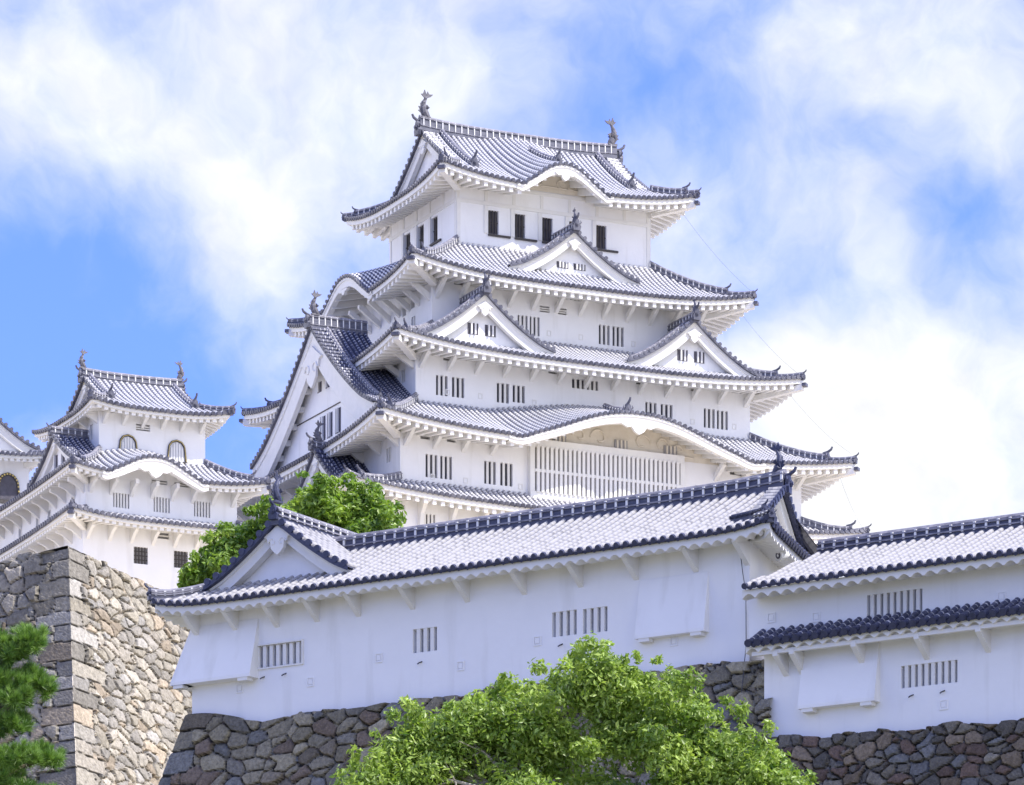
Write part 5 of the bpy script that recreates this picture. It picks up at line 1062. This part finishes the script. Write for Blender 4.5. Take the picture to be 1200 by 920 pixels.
def blobs_from(profile, Y, zbot, seed, n, rmin, rmax, depth):
    """clump centres filling the dome under a crown profile (m): profile = [(x, ztop)], at distance Y"""
    r = np.random.default_rng(seed); out = []; xs = np.array([p[0] for p in profile]); zs = np.array([p[1] for p in profile])
    for i in range(n):
        rr = rmin + (rmax - rmin) * r.random(); x = xs[0] + (xs[-1] - xs[0]) * (i + .5 + (r.random() - .5) * .9) / n; x = np.clip(x, xs[0] + rr * .6, xs[-1] - rr * .6)
        zt = np.interp(x, xs, zs); f = r.random() ** 1.8; z = zt - rr * .75 - f * (zt - zbot) * .9; dy = (r.random() - .5) * depth * (.3 + .7 * f) 
        out.append((x, Y + dy, z, rr * (.9 + .5 * r.random()), rr * 1.1, rr * (.65 + .3 * r.random())))
    return out
def fringe(profile, Y, seed, n, rmin, rmax, out_, depth):
    """small sprays that stand out of the crown's edge"""
    r = np.random.default_rng(seed); o = []; xs = np.array([p[0] for p in profile]); zs = np.array([p[1] for p in profile])
    for i in range(n):
        x = xs[0] + (xs[-1] - xs[0]) * r.random(); q = rmin + (rmax - rmin) * r.random() ** 1.5
        o.append((x + r.normal() * .12, Y + r.normal() * depth, np.interp(x, xs, zs) + (r.random() - .55) * out_, q * (.7 + .9 * r.random()), q, q * (.6 + .8 * r.random())))
    return o
def build_trees():
    G1 = ((.11, .20, .025), (.42, .53, .12))
    Y = 139.0; prof = [(p[0], p[2]) for p in (px(402, 945, Y), px(424, 890, Y), px(468, 856, Y), px(520, 832, Y), px(578, 818, Y), px(630, 806, Y), px(662, 786, Y), px(705, 768, Y), px(735, 786, Y), px(785, 812, Y), px(830, 834, Y), px(868, 858, Y), px(915, 895, Y), px(950, 935, Y))]
    cl = blobs_from(prof, Y, 21.5, 3, 95, .5, 1.0, 4.6) + blobs_from(prof, Y, 23.0, 31, 70, .22, .5, 5.0) + fringe(prof, Y, 71, 80, .10, .36, .8, 1.2)
    rr_ = np.random.default_rng(17)
    for a, b in ((588, 800), (574, 806), (770, 768), (786, 778), (800, 800), (822, 806), (708, 757), (690, 766), (676, 775), (650, 786), (630, 793), (900, 852), (868, 832), (850, 822), (440, 860), (462, 842), (492, 834), (530, 820), (930, 880), (415, 890), (950, 905), (745, 770)): c = px(a, b + 6, Y); q = .14 + .20 * rr_.random(); cl.append((c[0], c[1] + rr_.normal() * .8, c[2], q * (.7 + .6 * rr_.random()), q, q * (.8 + .6 * rr_.random())))
    bx = px(700, 1000, Y); tree('broadleaf_tree', 'broad bright green tree with pale twigs, at the bottom centre before the long turret', 'tree', (bx[0], Y, 20.6), cl, 105000, .092, G1, 5, .3, TWIG, twigs=1, shell=.25, limb_r=.08)
    G2 = ((.08, .175, .025), (.34, .46, .075))
    Y = 196.0; base = px(395, 660, Y)
    prof = [(p[0], p[2]) for p in (px(318, 640, Y), px(334, 604, Y), px(354, 580, Y), px(380, 570, Y), px(420, 570, Y), px(445, 585, Y), px(460, 615, Y))]
    tree('broadleaf_tree', 'rounded glossy green tree rising behind the long turret roof, below the keep', 'tree', (base[0], Y, 32.4), blobs_from(prof, Y, 40.5, 8, 40, .4, .8, 4.5) + fringe(prof, Y, 81, 46, .14, .36, .7, 1.2), 26000, .125, G2, 8, .25)
    Y = 190.0; base = px(268, 690, Y)
    prof = [(p[0], p[2]) for p in (px(222, 684, Y), px(238, 655, Y), px(264, 634, Y), px(298, 606, Y), px(322, 592, Y), px(345, 606, Y))]
    tree('broadleaf_tree', 'light green tree behind the crested gable, overlapping the three-tiered turret', 'tree', (base[0], Y, 31.4), blobs_from(prof, Y, 41.0, 9, 30, .35, .65, 3.0) + fringe(prof, Y, 91, 40, .14, .34, .7, 1.0), 18000, .12, G2, 9, .22)
def build_pine():
    Y = 124.0; b = px(-10, 1000, Y); K = thing('pine_tree', 'dark green pine with layered needle pads at the lower left corner', 'tree', (b[0], Y, 17.5)); bx = v3(b[0], Y, 17.5)
    r = np.random.default_rng(4)
    pads = [(8, 757, .62, .26), (36, 745, .36, .20), (-5, 795, .8, .26), (40, 800, .55, .24), (-25, 770, .8, .36), (-30, 840, .8, .34), (5, 848, .55, .22), (15, 888, .7, .24), (52, 884, .38, .18), (0, 915, .9, .28), (-20, 742, .5, .26), (30, 935, .8, .26), (62, 945, .5, .26), (-40, 900, .9, .34), (20, 816, .4, .16)]
    m = MB(); tube(m, [(0, 0, -.6), (.1, 0, 2.0), (-.15, 0, 4.5), (.15, .1, 6.6), (.3, 0, 8.0)], [.3, .26, .2, .13, .05], 0, 9)
    nv = []; nf = []; nc = []; tot = 0
    for (x, y, rx, rz) in pads:
        for layer in range(2):
            c = v3(*px(x + r.normal() * 3, y + layer * 5, Y + r.normal() * .5)) - bx
            if layer == 0:
                z0 = c[2] - .5; tube(m, [(0, 0, z0 - .3), c * .5 + v3(0, 0, z0 * .5 - .1), c - v3(0, 0, rz * .6)], [.08, .055, .025], 0, 6)
            nt = int(150 * rx)
            d = r.normal(size=(nt, 3)); d /= np.linalg.norm(d, axis=1)[:, None]; rad = r.random(nt) ** .4
            T = c + d * rad[:, None] * np.array([rx, rx * .95, rz]); T[:, 2] += .10 * np.sin(T[:, 0] * 6 + x)
            k = 58   # needles per tuft
            ax = d * .55 + v3(0, 0, .75) + r.normal(size=(nt, 3)) * .25
            dirs = ax[:, None] + r.normal(size=(nt, k, 3)) * .42; dirs /= np.linalg.norm(dirs, axis=2)[..., None]
            ln = .15 + .14 * r.random((nt, k, 1)); tip = T[:, None] + dirs * ln; sd = np.cross(dirs, r.normal(size=(nt, k, 3))); sd /= np.linalg.norm(sd, axis=2)[..., None]; sd *= .009
            base = np.repeat(T[:, None], k, 1); V = np.stack([base - sd, base + sd, tip], 2).reshape(-1, 3); n = nt * k
            hue = np.clip(np.repeat(.35 * (d[:, 2] + 1) * 0 + r.random(nt), k) * .75 + r.random(n) * .25, 0, 1)[:, None]
            c0 = np.array((.05, .13, .02)) * (1 - hue) + np.array((.27, .43, .08)) * hue
            nv.append(V); nf.append(np.arange(3 * n).reshape(n, 3) + tot); nc.append(np.repeat(c0, 3, 0)); tot += 3 * n
    m.build('trunk', BARK, K)
    m = MB(); m.add(np.concatenate(nv), np.concatenate(nf), 0, np.concatenate(nc)); m.build('crown', NEEDLE, K, color=True)
SPK = (.32, 1.2, 34.12)
build_terrain(); build_stone()
build_keep(); build_small_keep(); build_far_keep()
CAP, RIDGE = CAP_FORE, RIDGE_FORE      # the near roofs carry darker end tiles
build_front(); build_wing(); build_fixtures()
build_trees(); build_pine()
